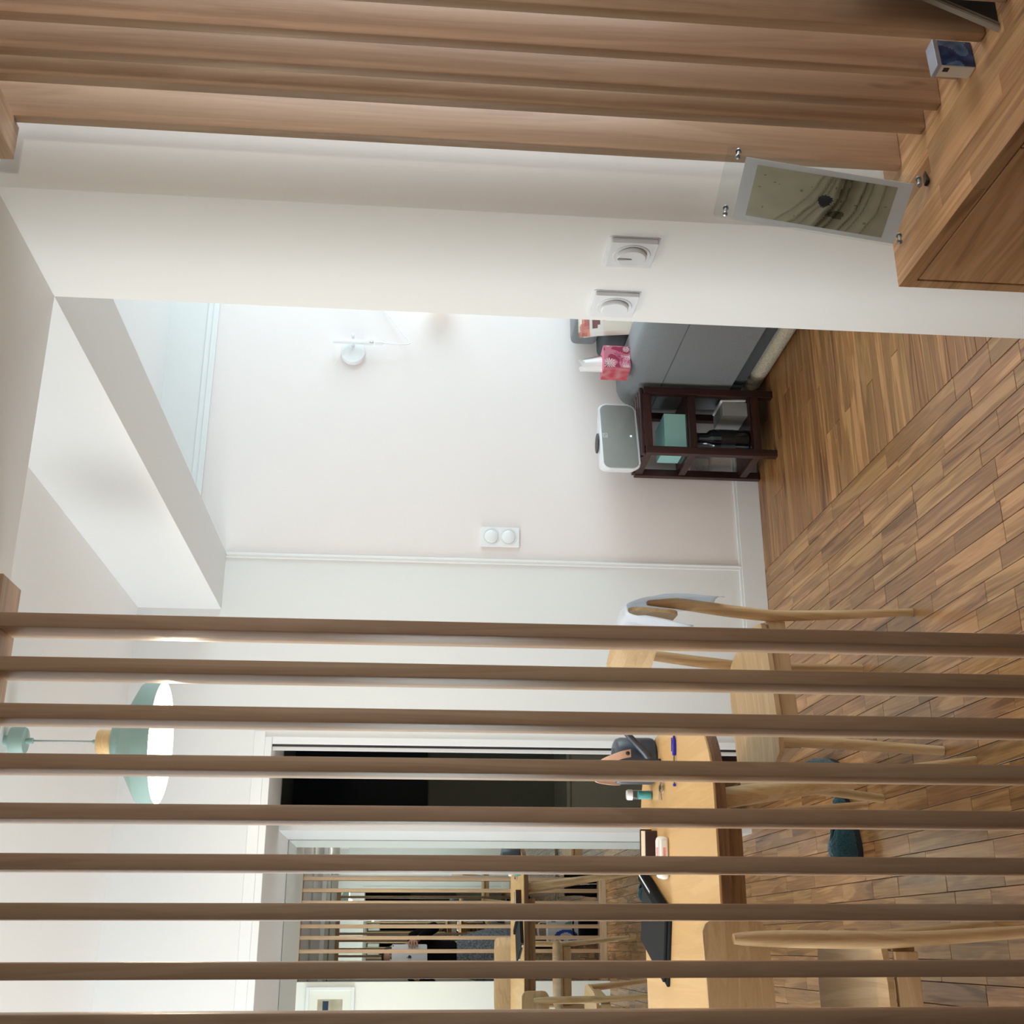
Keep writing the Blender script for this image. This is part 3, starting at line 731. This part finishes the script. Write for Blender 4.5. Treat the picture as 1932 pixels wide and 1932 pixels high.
print_grid('pink_label', 1, 1, 20, 8, pinkp, M['print_gloss'], t, lambda a, b: (-.046+a*.088, -.0303, .007+b*.013))
# folio case with stylus
t = thing('tablet_folio', 'black tablet folio lying open on the table', 'tablet case', (.055, 3.385, TZ), math.atan2(.33, .125)-PI/2)
obj('back_panel', bx(-.108, .092, -.165, .165, 0, .009, bev=.003), plain('black_cover', (20, 21, 23), .7, spec=.2), t)
obj('tablet', xf(bx(-.10, .066, -.152, .152, .0, .008, bev=.002), Matrix.Translation((0, 0, .0095))), plain('dark_back_cover', (26, 28, 30), .65, spec=.2), t)
obj('folded_keyboard', bx(.068, .100, -.165, .165, .004, .028, bev=.004), plain('black_fabric_cover', (24, 24, 26), .85, spec=.1, bump=.4, bscale=400), t)
for yy in (-.12, .10): obj('label_tab', bx(-.1085, -.107, yy, yy+.035, .003, .007), M['linen'], t)
st = thing('stylus', 'white stylus lying on the black tablet folio', 'stylus', (.055+.052, 3.385-.00, TZ+.0206), math.atan2(.33, .125)-PI/2)
obj('barrel', tube(BM(), [(.04, -.02, .0045), (.04, .13, .0045)], .0044, 12), M['plastic'], st, AS)
obj('tip', tube(BM(), [(.04, .13, .0045), (.04, .15, .0045)], [.0044, .0008], 12), M['plastic'], st, AS)
obj('band', tube(BM(), [(.04, -.005, .0045), (.04, -.001, .0045)], .0047, 12), M['metal'], st, AS)

# ------------------------------------------------------------------ slippers under the table
def slipper(loc, rz, label):
    t = thing('slipper', label, 'slipper', loc, rz, 'teal plush slippers')
    def foot(s, e=0):
        out = []
        for i in range(28):
            a = 2*PI*i/28; x = .125*math.cos(a); y = .044*math.sin(a)*(1+.18*math.cos(a))
            out.append((x*s+e, y*s))
        return out
    obj('sole', prism(BM(), foot(1.0), 0, .016, .003), plain('dark_sole', (28, 30, 32), .8), t, AS)
    bm = BM(); n = 28; rings = []
    for k_, (s, z, dx) in enumerate(((1.0, .014, 0), (1.03, .03, 0), (.98, .05, .0), (.86, .066, .004), (.74, .072, .006))):
        ring = []
        for i in range(n):
            a = 2*PI*i/n; cx = math.cos(a)
            h = z*(1.0+.25*cx) if k_ else z
            ring.append(bm.verts.new((.125*s*cx+dx, .044*s*math.sin(a)*(1+.18*cx), h)))
        rings.append(ring)
    for a_, b_ in zip(rings, rings[1:]):
        for i in range(n): bm.faces.new((a_[i], a_[(i+1) % n], b_[(i+1) % n], b_[i]))
    # toe cover over the front part
    top = rings[-1]; mid = [bm.verts.new((.125*.35*math.cos(2*PI*i/n)+.035, .044*.5*math.sin(2*PI*i/n), .088+.01*math.cos(2*PI*i/n))) if math.cos(2*PI*i/n) > -.2 else None for i in range(n)]
    for i in range(n):
        j = (i+1) % n
        if mid[i] and mid[j]: bm.faces.new((top[i], top[j], mid[j], mid[i]))
    m_ = [v for v in mid if v]
    cv = bm.verts.new((.04, 0, .094))
    for i in range(n):
        j = (i+1) % n
        if mid[i] and mid[j]: bm.faces.new((mid[i], mid[j], cv))
    o = obj('upper', bm, M['teal_fur'], t, True)
    s_ = o.modifiers.new('th', 'SOLIDIFY'); s_.thickness = .010; sb = o.modifiers.new('sub', 'SUBSURF'); sb.levels = 2; sb.render_levels = 2
    tx = bpy.data.textures.get('fluff') or bpy.data.textures.new('fluff', 'CLOUDS'); tx.noise_scale = .008
    dm = o.modifiers.new('fluff', 'DISPLACE'); dm.texture = tx; dm.strength = .010
    obj('lining', prism(BM(), foot(.80, -.01), .016, .026), M['teal_fur'], t)
    return t
slipper((.545, 3.90, 0), math.radians(75), 'teal plush slipper under the table end, pointing away')
slipper((.345, 3.79, 0), math.radians(200), 'teal plush slipper lying left of the other one')

# ------------------------------------------------------------------ side table with speaker, boxes, bottle
SX0, SX1, SY0, SY1, SZ = 1.838, 2.130, 4.205, 4.478, .540
sd = thing('side_table', 'dark stained wooden side table with open shelf beside the grey sofa', 'side table', ((SX0+SX1)/2, (SY0+SY1)/2, 0))
def spart(name, bm, mat, par=sd):
    o = obj(name, bm, mat, par); o.location = at(sd, (0, 0, 0)) if par is sd else (0, 0, 0); return o
L_ = .030
for x0 in (SX0, SX1-L_):
    for y0 in (SY0, SY1-L_):
        spart('leg', bx(x0, x0+L_, y0, y0+L_, 0, SZ-.004, bev=.002), M['mahogany'])
mh = wood('dark_stained_rail', ((30, 13, 11), (46, 22, 18), (62, 30, 24)), 0, 1, .35, .08)
for zz, hh_ in ((SZ-.034, .034), (.325, .030), (.062, .030)):
    for y0 in (SY0+.004, SY1-L_+.004):
        spart('rail', bx(SX0+L_, SX1-L_, y0, y0+.022, zz, zz+hh_-.001, bev=.001), mh)
    for x0 in (SX0+.004, SX1-L_+.004):
        spart('rail', bx(x0, x0+.022, SY0+L_, SY1-L_, zz, zz+hh_-.001, bev=.001), mh)
nsl = 6; wd = (SY1-SY0-.02)/nsl
for i in range(nsl):
    spart('top_slat', bx(SX0+.002, SX1-.002, SY0+.01+i*wd, SY0+.01+i*wd+wd-.012, SZ-.002, SZ+.010, bev=.002), mh)
spart('shelf', bx(SX0+.02, SX1-.02, SY0+.025, SY1-.025, .350, .358), mh)
spart('shelf', bx(SX0+.02, SX1-.02, SY0+.025, SY1-.025, .088, .096), mh)
# speaker
spk = thing('speaker', 'white and grey tabletop speaker on the dark side table', 'speaker', (1.926, 4.335, SZ+.0105), math.radians(12))
prof = rrect(.330, .158, .032, 8, 0, .079)
bm = BM(); prism(bm, prof, -.055, .055, .006)
for v in bm.verts:
    k_ = (v.co.z+.055)/.11; v.co.x *= .62+.38*k_; v.co.y = .0+(v.co.y)*(.94+.06*k_)
xf(bm, Matrix.Rotation(PI/2, 4, 'X')); obj('housing', bm, M['plastic'], spk, AS)
bm = BM(); prism(bm, rrect(.310, .140, .026, 8, 0, .079), .054, .0585, .002); xf(bm, Matrix.Rotation(PI/2, 4, 'X')); obj('grille', bm, M['speaker_cloth'], spk, AS)
obj('touch_panel', lathe(BM(), [(0, .158), (.042, .1582), (.040, .1625), (0, .163)], n=32), M['black'], spk, AS)
bg = BM()
for a in ((-.010, .010, .126, .1275), (-.010, .010, .1445, .146), (-.010, -.0085, .126, .146), (.0085, .010, .126, .146)): box(bg, a[0], a[1], -.0600, -.0584, a[2], a[3])
for a in ((-.0055, .0055, .1400, .1413), (.0042, .0055, .1355, .1400), (-.0055, .0055, .1350, .1363), (-.0055, -.0042, .1305, .1350), (-.0055, .0055, .1300, .1313)): box(bg, a[0], a[1], -.0600, -.0584, a[2], a[3])
bg2 = obj('badge', bg, M['plastic'], spk)
obj('status_light', lathe(BM(), [(0, -.0605), (.003, -.060), (.003, -.058)], (.0, 0, .03), 12, 'Y'), M['led'], spk)
# mint box on the shelf, books, bottle
tag(obj('storage_box', bx(1.885, 2.03, 4.245, 4.42, .3585, .448, bev=.002), M['mint']), 'mint green cardboard box on the side table shelf', 'box')
bt = thing('bottle', 'tall dark glass bottle standing in the side table', 'bottle', (1.935, 4.285, .0965))
obj('glass', lathe(BM(), [(0, 0), (.042, 0), (.046, .004), (.046, .14), (.042, .158), (.030, .172), (.029, .210), (.031, .212), (.031, .222), (.026, .222), (.026, .17), (0, .165)], n=32), plain('dark_glass_blue', (12, 18, 24), .08), bt, AS)
obj('label', lathe(BM(), [(.0464, .06), (.0464, .12)], n=32, cap=False), plain('black_label', (18, 22, 28), .4), bt, AS)
tag(obj('paper_stack', bx(2.035, 2.095, 4.25, 4.40, .0965, .20, bev=.002), plain('grey_paper', (150, 150, 146), .8)), 'stack of grey papers at the right of the dark bottle', 'papers')
tag(obj('white_case', xf(bx(0, .016, -.07, .07, 0, .11, bev=.007, seg=3), Matrix.Translation((2.099, 4.32, .0965)) @ Matrix.Rotation(math.radians(-4), 4, 'Y')), M['plastic']), 'white rounded case standing on the lower shelf', 'case')
# wall socket behind the side table
t = thing('wall_socket', 'white wall socket on the pink wall behind the side table', 'socket', (1.90, YW, .25))
bm = BM(); prism(bm, rrect(.082, .082, .004, 3), 0, .009, .001); xf(bm, Matrix.Rotation(PI/2, 4, 'X')); obj('plate', bm, M['plastic'], t)
obj('socket_ring', lathe(BM(), [(.024, -.0095), (.022, -.0115), (.020, -.0095)], n=28, axis='Y', cap=False), M['trim'], t, AS)

# ------------------------------------------------------------------ sofa
sf = thing('sofa', 'grey upholstered sofa against the pink wall', 'sofa', (3.1, 4.0, 0))
def fpart2(name, bm, mat, sm=AS):
    o = obj(name, bm, mat, sf, sm); o.location = at(sf, (0, 0, 0)); return o
bm = BM(); P = rrect(.22, .45, .10, 10, 2.262, .385)
P = [(x, z if z > .385 else max(z, .165)) for x, z in P]
P = []
for x, z in ((2.152, .165), (2.150, .30), (2.150, .48)): P.append((x, z))
for i in range(9):
    a = PI-PI/2*i/8; P.append((2.225+.075*math.cos(a), .52+.080*math.sin(a)))
for i in range(9):
    a = PI/2-PI/2*i/8; P.append((2.320+.05*math.cos(a), .55+.050*math.sin(a)))
P += [(2.372, .30), (2.370, .165)]
prism(bm, P, 3.52, 4.455, .012); xf(bm, Matrix(((1, 0, 0, 0), (0, 0, 1, 0), (0, 1, 0, 0), (0, 0, 0, 1))))
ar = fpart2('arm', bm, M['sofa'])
obj('seam', tube(BM(), [(2.1497, 3.52, .455), (2.1497, 4.455, .455)], .0016, 6), M['sofa_dark'], ar, True)
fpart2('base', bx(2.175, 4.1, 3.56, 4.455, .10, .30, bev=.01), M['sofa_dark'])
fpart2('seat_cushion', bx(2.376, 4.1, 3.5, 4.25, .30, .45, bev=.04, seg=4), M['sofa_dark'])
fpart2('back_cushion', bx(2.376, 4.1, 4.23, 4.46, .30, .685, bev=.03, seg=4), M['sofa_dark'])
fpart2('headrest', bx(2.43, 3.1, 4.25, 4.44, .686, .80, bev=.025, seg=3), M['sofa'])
for x in (2.335, 4.0):
    for y in (3.62, 4.38): fpart2('foot', bx(x-.02, x+.02, y-.02, y+.02, 0, .10), M['black'])
# folded throw under the arm
bm = BM(); prism(bm, rrect(.09, .085, .04, 6, 2.24, .0455), 3.3, 4.35, .02); xf(bm, Matrix(((1, 0, 0, 0), (0, 0, 1, 0), (0, 1, 0, 0), (0, 0, 0, 1))))
tag(obj('rolled_throw', bm, plain('fluffy_beige', (188, 178, 158), 1, spec=.05, bump=1, bscale=160, var=.25), None, True), 'rolled beige throw lying on the floor along the sofa', 'blanket')
# cushion
def cush(a, b):
    n = noise.noise(Vector((a*7, b*7, 3))); k = noise.noise(Vector((a*11, b*11, 8)))
    if b < .62-.35*(a-.1)*0+.25*(.4-a): return (214, 208, 196)
    return (186+40*k, 120+40*k, 110+30*k) if n > .1 else (214, 214, 210) if n > -.18 else (110+40*k, 84, 82)
t = thing('cushion', 'white cushion with red patterned front on the sofa', 'cushion', (2.515, 4.085, .47), math.radians(-8))
bm = BM(); n = 14; A = []
for s in (1, -1):
    g = [[bm.verts.new(((i/n-.5)*.40*(1-.06*math.sin(PI*j/n)), s*.062*max(0, math.sin(PI*i/n)*math.sin(PI*j/n))**.55, j/n*.34)) for i in range(n+1)] for j in range(n+1)]
    A.append(g)
    for j in range(n):
        for i in range(n): bm.faces.new((g[j][i], g[j][i+1], g[j+1][i+1], g[j+1][i]))
bmesh.ops.remove_doubles(bm, verts=bm.verts, dist=.0004)
obj('filling', xf(bm, Matrix.Rotation(math.radians(-14), 4, 'X')), M['linen'], t, True)
print_grid('patterned_side', 1, 1, 30, 30, cush, M['print'], t, lambda a, b: Matrix.Rotation(math.radians(-14), 4, 'X') @ Vector(((a-.5)*.385, -.0635*max(0, math.sin(PI*a)*math.sin(PI*b))**.55-.002, .005+b*.33)))
# tissue box on the arm
def tis(a, b):
    base = (190, 112, 130)
    n = noise.noise(Vector((a*3, b*3, 6)))
    c = (150, 44, 76) if n > .18 else (190, 110, 130) if n > -.25 else (210, 172, 180)
    for cx, cy, col, L0 in ((.52, .42, (150, 24, 70), .24), (.18, .80, (222, 210, 206), .24), (.85, .14, (226, 214, 208), .14), (.3, .2, (176, 40, 86), .2)):
        dx, dy = a-cx, b-cy; r = math.hypot(dx, dy); an = math.atan2(dy, dx)
        if r < L0 and math.cos(an*14) > .15+.9*r/L0-.4: c = col
    return c
tx0, ty0, tz0 = 2.168, 4.125, .6005
t = thing('tissue_box', 'pink palm leaf tissue box on the sofa arm', 'tissue box', (tx0, ty0, tz0), math.radians(4))
obj('carton', bx(0, .102, 0, .10, 0, .108, bev=.001), plain('pink_card', (206, 104, 128), .5), t)
print_grid('printed_front', 1, 1, 56, 56, tis, M['print'], t, lambda a, b: (.001+a*.1, -.0006, .001+b*.106))
print_grid('printed_side', 1, 1, 30, 30, lambda a, b: (196, 104+60*noise.noise(Vector((a*4, b*4, 1))), 112+50*noise.noise(Vector((a*4, b*4, 1)))), M['print'], t, lambda a, b: (-.0006, .099-a*.098, .001+b*.106))
bm = BM(); pr = None
for j in range(9):
    v_ = j/8; w_ = .036*(1-.35*v_); rr = []
    for i in range(15):
        u_ = i/14*2*PI*.92
        rr.append(bm.verts.new((.051+w_*math.cos(u_)*(1+.25*math.sin(3*u_))-.015*v_, .05+.012*math.sin(u_)*(1+.4*v_)+.004*math.sin(5*u_), .104+.088*v_+.012*v_*math.sin(2*u_+1))))
    if pr:
        for i in range(14): bm.faces.new((pr[i], pr[i+1], rr[i+1], rr[i]))
    pr = rr
obj('tissue', bm, plain('tissue_white', (244, 244, 244), .9), t, True)

# wall reading lamp on the pink wall
wl = thing('wall_lamp', 'white wall reading lamp with round base on the pink wall', 'lamp', (2.375, YW, 1.728))
obj('base_disc', lathe(BM(), [(.052, 0), (.052, -.022), (.050, -.025), (0, -.026)], n=40, axis='Y'), M['plastic'], wl, AS)
bm = BM(); box(bm, .022, .038, -.062, -.046, -.085, .085, .002); obj('light_bar', bm, M['plastic'], wl, AS)
obj('bar_stem', tube(BM(), [(.03, -.022, 0), (.03, -.05, 0)], .006, 10), M['plastic'], wl, AS)
obj('plug', lathe(BM(), [(.009, -.127), (.009, -.092)], (.03, -.054, 0), 14), M['plastic'], wl, AS)
obj('screw', lathe(BM(), [(0, -.064), (.006, -.063), (.006, -.03)], (.062, 0, .002), 14, 'Y'), M['plastic'], wl, AS)
obj('switch', lathe(BM(), [(.0075, -.066), (.0085, -.06), (.0085, -.045)], (.032, 0, -.078), 14, 'Y'), M['metal'], wl, AS)
obj('cable', tube(BM(), smooth_path([(.03, -.054, -.12), (.03, -.05, -.20), (.036, -.045, -.235), (.052, -.042, -.235), (.11, -.03, -.195), (.25, -.012, -.10)], 5), .0028, 8), M['plastic'], wl, True)
# globe lamp, only its edge shows past the pillar
gl = thing('globe_lamp', 'cream globe wall lamp peeking out past the pillar edge', 'lamp', (2.648, YW, 1.365))
obj('globe', lathe(BM(), [(.0, -.062)]+[(.062*math.sin(PI*i/16), -.062*math.cos(PI*i/16)) for i in range(1, 16)]+[(0, .062)], (0, -.09, 0), 28), M['globe'], gl, True)
obj('arm', tube(BM(), [(0, 0, 0), (0, -.03, 0)], .012, 12), M['plastic'], gl, AS)

# ------------------------------------------------------------------ beyond the doorway
tag(obj('dark_screen', bx(.57, 1.5, 6.36, 6.399, 1.336, 2.037, bev=.004), M['darkpanel']), 'black rectangular panel on the far wall of the unlit room', 'screen')
ch = thing('low_chest', 'olive grey low chest in the unlit room beyond the doorway', 'chest', (1.1, 6.1, 0))
obj('body', bx(-.6, .9, -.2, .29, 0, .63, bev=.004), M['darkchest'], ch)
obj('top', bx(-.61, .91, -.215, .29, .63, .65, bev=.004), M['darkchest'], ch)

# ------------------------------------------------------------------ things seen only in the mirror
# framed picture on the dining side of wall_near
pf = thing('framed_picture', 'white framed picture with dark blue figure, seen in the mirror', 'picture', (-.445, YP1, 1.915))
bm = BM()
for a in ((-.182, .182, .142, .162), (-.182, .182, -.162, -.142), (-.182, -.162, -.142, .142), (.162, .182, -.142, .142)): box(bm, a[0], a[1], .001, .028, a[2], a[3], .001)
obj('frame', bm, M['plastic'], pf)
obj('mat_board', bx(-.162, .162, .002, .008, -.142, .142), plain('ivory_mat', (236, 234, 224), .7), pf)
def fig(a, b):
    n = noise.noise(Vector((a*4, b*4, 11)))
    c = (176+18*n, 168+18*n, 146+16*n)
    if .55 < b < .78 and .30 < 1-a < .95: c = (44, 58, 80)
    if .45 < b < .53 and .25 < 1-a < .6: c = (60, 58, 66)
    return c
print_grid('print', 1, 1, 40, 34, fig, M['print'], pf, lambda a, b: (.105-a*.21, .0085, -.084+b*.168))
# objects left on the hall floor behind the screen
def boot(loc, rz, label, h=.24):
    t = thing('ankle_boot', label, 'boot', loc, rz, 'black ankle boots behind the screen')
    bm = BM(); rings = []
    for s, z, dx, ln in ((1, .02, .06, .135), (1.02, .05, .055, .13), (.95, .085, .03, .10), (.85, .12, .005, .062), (.82, h*.7, 0, .052), (.9, h, 0, .056)):
        rings.append([bm.verts.new((dx+ln*math.cos(2*PI*i/20), .045*s*math.sin(2*PI*i/20), z)) for i in range(20)])
    for a, c in zip(rings, rings[1:]):
        for i in range(20): bm.faces.new((a[i], a[(i+1) % 20], c[(i+1) % 20], c[i]))
    bm.faces.new(list(reversed(rings[0])))
    obj('shaft', bm, M['blackfab'], t, True)
    obj('sole', prism(BM(), [(.06+.138*math.cos(2*PI*i/24), .046*math.sin(2*PI*i/24)) for i in range(24)], 0, .022, .002), M['black'], t, AS)
    return t
boot((.385, 1.66, 0), math.radians(95), 'black ankle boot behind the slat screen, the left one of the pair')
boot((.475, 1.67, 0), math.radians(85), 'black ankle boot behind the slat screen, the right one of the pair')
t = thing('black_bag', 'black soft bag on the hall floor behind the slats', 'bag', (.13, 1.72, 0))
bm = BM(); box(bm, -.11, .11, -.07, .07, 0, .15, .045, 5); obj('body', bm, M['blackfab'], t, True)
obj('strap', tube(BM(), smooth_path([(-.08, 0, .14), (-.05, .02, .19), (.05, .02, .19), (.08, 0, .14)], 5), .008, 8), M['black'], t, True)
t = thing('paper_carrier', 'white paper carrier bag with blue print beside the black bag', 'bag', (.11, 1.50, 0))
def carr(a, b):
    return (60, 90, 190) if abs(math.hypot(a-.75, b-.62)-.2) < .06 else (120, 150, 150) if noise.noise(Vector((a*5, b*5, 3))) > .28 and b > .5 else (228, 232, 240)
obj('body', bx(-.10, .10, -.05, .049, 0, .36, bev=.003), plain('white_paper', (230, 232, 238), .6), t)
print_grid('printed_face', 1, 1, 30, 40, carr, M['print'], t, lambda a, b: (.097-a*.194, .0495, .01+b*.34))
for s in (-.03, .03): obj('handle', tube(BM(), smooth_path([(-.05, s, .355), (-.045, s, .42), (.045, s, .42), (.05, s, .355)], 5), .003, 6), plain('white_cord', (220, 220, 222), .7), t, True)
sto = thing('hall_stool', 'small wooden stool in the hall under the beige handbag', 'stool', (.27, .12, 0))
obj('seat', lathe(BM(), [(0, .40), (.135, .40), (.14, .405), (.14, .418), (.135, .423), (0, .423)], n=32), M['ply'], sto, AS)
for a in (45, 135, 225, 315):
    ca, sa = math.cos(math.radians(a)), math.sin(math.radians(a)); obj('leg', tube(BM(), [(.09*ca, .09*sa, .402), (.125*ca, .125*sa, 0)], [.014, .010], 10), M['oak_leg'], sto, AS)
hb = thing('handbag', 'round beige handbag with black handle on the hall stool', 'bag', (.245, .12, .4235))
bm = BM(); bmesh.ops.create_uvsphere(bm, u_segments=24, v_segments=14, radius=1); xf(bm, Matrix.Translation((0, 0, .078)) @ Matrix.Diagonal((.10, .055, .078, 1))); obj('body', bm, plain('beige_leather', (206, 196, 182), .5), hb, True)
obj('handle', tube(BM(), smooth_path([(-.055, 0, .135), (-.05, 0, .20), (0, 0, .222), (.05, 0, .20), (.055, 0, .135)], 6), .007, 8), M['black'], hb, True)

# ------------------------------------------------------------------ the photographer with the tablet
TUP = .066
def TW(r, f, d): return Vector((0, 0, H+TUP)) + CR*r + CF*f + CD*d          # tablet axes: right, out of its back, down
tabM = Matrix(((CR.x, CF.x, -CD.x, 0), (CR.y, CF.y, -CD.y, 0), (CR.z, CF.z, -CD.z, H+TUP), (0, 0, 0, 1)))
t = thing('tablet', 'white tablet with dark fruit emblem held up by the photographer', 'tablet', (0, 0, 0)); t.matrix_world = tabM
T0, T1, D0, D1 = -.207, .013, -.012, .293
bm = BM(); prism(bm, rrect(T1-T0, D1-D0, .012, 6, (T0+T1)/2, -(D0+D1)/2), .0035, .0105, .0015); xf(bm, Matrix.Rotation(PI/2, 4, 'X')); obj('shell', bm, plain('silver_white_shell', (240, 243, 250), .4), t, AS)
bm = BM(); prism(bm, rrect(T1-T0-.004, D1-D0-.004, .011, 6, (T0+T1)/2, -(D0+D1)/2), .0104, .0110); xf(bm, Matrix.Rotation(PI/2, 4, 'X')); obj('screen', bm, plain('dark_screen_glass', (20, 22, 26), .1), t)
obj('camera_lens', lathe(BM(), [(0, -.0038), (.0045, -.0036), (.0055, -.0030)], (0, 0, 0), 20, 'Y'), M['black'], t)
cx, cz = (T0+T1)/2, -(D0+D1)/2
pts = []
for i in range(48):
    a = 2*PI*i/48+PI/2; r_ = 1+.07*math.cos(2*(a-PI/2))*0
    x_, z_ = .013*math.cos(a)*(1+.06*math.sin(a)), .0145*math.sin(a)
    if abs(x_) < .004 and z_ > 0: z_ -= .0022*(1-abs(x_)/.004)
    if abs(x_) < .003 and z_ < 0: z_ += .0012*(1-abs(x_)/.003)
    bxx, bzz = -.0150, .0015                                           # bite on one side
    d_ = math.hypot(x_-bxx, z_-bzz)
    if d_ < .0062: x_, z_ = bxx+(x_-bxx)*.0062/max(d_, 1e-6), bzz+(z_-bzz)*.0062/max(d_, 1e-6)
    pts.append((cx+x_, cz-.001+z_))
bm = BM(); prism(bm, pts, -.0034, -.0030); leaf = [(cx-.004+.0028*math.cos(a)+.0045*math.cos(a+.8)*.5, cz+.019+.0048*math.sin(a)) for a in [2*PI*i/14 for i in range(14)]]
prism(bm, leaf, -.0034, -.0030); xf(bm, Matrix.Scale(-1, 4, (0, 1, 0)) @ Matrix.Scale(-1, 4, (0, 0, 1)) @ Matrix.Rotation(-PI/2, 4, 'X')); obj('fruit_emblem', bm, plain('emblem_grey', (52, 55, 60), .3), t)

pr_ = thing('person', 'person in black top and grey tweed skirt raising a tablet, seen in the mirror', 'person', (-.09, -.30, 0))
OFF = Vector((-.09, -.30, 0))
def W2(p): return Vector(p)-OFF
BX, BY = -.09, -.30
V, E = [], []
def add(p, r, par=None):
    V.append((W2(p), r)); i = len(V)-1
    if par is not None: E.append((par, i))
    return i
pel = add((BX, BY, .90), (.135, .10)); wai = add((BX, BY, 1.05), (.115, .085), pel); che = add((BX, BY-.005, 1.20), (.135, .10), wai); up_ = add((BX, BY, 1.32), (.11, .075), che)
nk = add((BX, BY, 1.40), (.047, .05), up_); hd0 = add((BX, BY+.015, 1.47), (.062, .07), nk); hd1 = add((BX, BY+.015, 1.54), (.074, .09), hd0); hd2 = add((BX, BY+.0, 1.60), (.06, .075), hd1)
for s in (-1, 1):
    hp = add((BX+s*.085, BY, .82), .085, pel); kn = add((BX+s*.09, BY+.01, .47), .052, hp); an_ = add((BX+s*.09, BY-.02, .09), .034, kn); toe = add((BX+s*.10, BY+.13, .035), .03, an_)
hands = {}
for s, edge, dn in ((1, T1, .17), (-1, T0, .17)):
    sh_ = add((BX+s*.165, BY, 1.335), .05, up_)
    el = add((BX+s*.25 if s > 0 else BX-.25, BY+.06, 1.13), .038, sh_)
    wr = add(TW(edge+s*.052, -.045, dn+.03), .026, el)
    pm = add(TW(edge+s*.030, -.016, dn), (.020, .034), wr)
    for k_ in range(4):
        dd = dn-.036+k_*.023
        kn_ = add(TW(edge+s*.017, .008, dd), .0092, pm)
        f1 = add(TW(edge-s*.010, .0085+.002*(k_ % 2), dd+.002), .0086, kn_)
        f2 = add(TW(edge-s*(.030, .038, .036, .026)[k_], .0075, dd+.005), .0078, f1)
    th = add(TW(edge+s*.008, -.026, dn-.048), .0105, pm); th2 = add(TW(edge-s*.022, -.020, dn-.062), .009, th)
body = skin_obj('body', V, E, M['skin'], pr_, 2, pel)
# face details
for s in (-1, 1):
    bm = BM(); bmesh.ops.create_uvsphere(bm, u_segments=12, v_segments=8, radius=.011); xf(bm, Matrix.Translation(W2((BX+s*.030, BY+.098, 1.535)))); obj('eye', bm, plain('eye_white', (230, 228, 224), .2), pr_, True)
    bm = BM(); bmesh.ops.create_uvsphere(bm, u_segments=12, v_segments=8, radius=.024); xf(bm, Matrix.Translation(W2((BX+s*.082, BY+.01, 1.525))) @ Matrix.Diagonal((.35, .7, 1, 1))); obj('ear', bm, M['skin'], pr_, True)
bm = BM(); tube(bm, [W2((BX, BY+.10, 1.54)), W2((BX, BY+.125, 1.505)), W2((BX, BY+.105, 1.497))], [.008, .014, .008], 10); obj('nose', bm, M['skin'], pr_, True)
bm = BM(); tube(bm, [W2((BX-.024, BY+.088, 1.468)), W2((BX, BY+.097, 1.466)), W2((BX+.024, BY+.088, 1.468))], [.003, .006, .003], 8); obj('mouth', bm, plain('lips', (170, 96, 92), .4), pr_, True)
hv = [(W2((BX, BY-.03, 1.62)), (.085, .08)), (W2((BX, BY-.055, 1.54)), (.092, .07)), (W2((BX, BY-.07, 1.44)), (.085, .045)), (W2((BX, BY-.08, 1.33)), (.06, .03))]
skin_obj('hair', hv, [(0, 1), (1, 2), (2, 3)], M['hair'], pr_, 2, 0)
# sweater
V, E = [], []
w0 = add((BX, BY, .90), (.155, .125)); w1 = add((BX, BY, 1.05), (.140, .108), w0); w2 = add((BX, BY-.005, 1.20), (.155, .12), w1); w3 = add((BX, BY, 1.325), (.12, .085), w2); w4 = add((BX, BY, 1.385), (.062, .062), w3)
for s, edge in ((1, T1), (-1, T0)):
    a1 = add((BX+s*.165, BY, 1.335), .064, w3); a2 = add((BX+s*.255 if s > 0 else BX-.26, BY+.06, 1.13), .052, a1); a3 = add(TW(edge+s*.060, -.052, .215), .037, a2)
skin_obj('sweater', V, E, M['blackfab'], pr_, 2, 0)
# skirt, flared with soft folds
bm = BM(); rings = []
for j in range(15):
    v_ = j/14; z = .96-.52*v_; r0 = .150+.06*math.sin(v_*1.4)+.035*v_
    rings.append([bm.verts.new(((r0*(1+.035*v_*math.cos(9*a)))*math.cos(a)*1.08, r0*(.84+.03*v_*math.cos(9*a))*math.sin(a), z)) for a in [2*PI*i/64 for i in range(64)]])
for a, c in zip(rings, rings[1:]):
    for i in range(64): bm.faces.new((a[i], c[i], c[(i+1) % 64], a[(i+1) % 64]))
o = obj('skirt', bm, M['tweed'], pr_, True); s_ = o.modifiers.new('th', 'SOLIDIFY'); s_.thickness = .006
for s in (-1, 1):
    skin_obj('boot', [(W2((BX+s*.09, BY-.005, .36)), .056), (W2((BX+s*.09, BY-.02, .10)), .047), (W2((BX+s*.095, BY+.06, .05)), (.042, .042)), (W2((BX+s*.10, BY+.14, .038)), (.036, .034)), (W2((BX+s*.09, BY-.06, .04)), (.038, .036))], [(0, 1), (1, 2), (2, 3), (1, 4)], M['black'], pr_, 2, 1)
bpy.context.view_layer.update()
print('planks', n_planks)
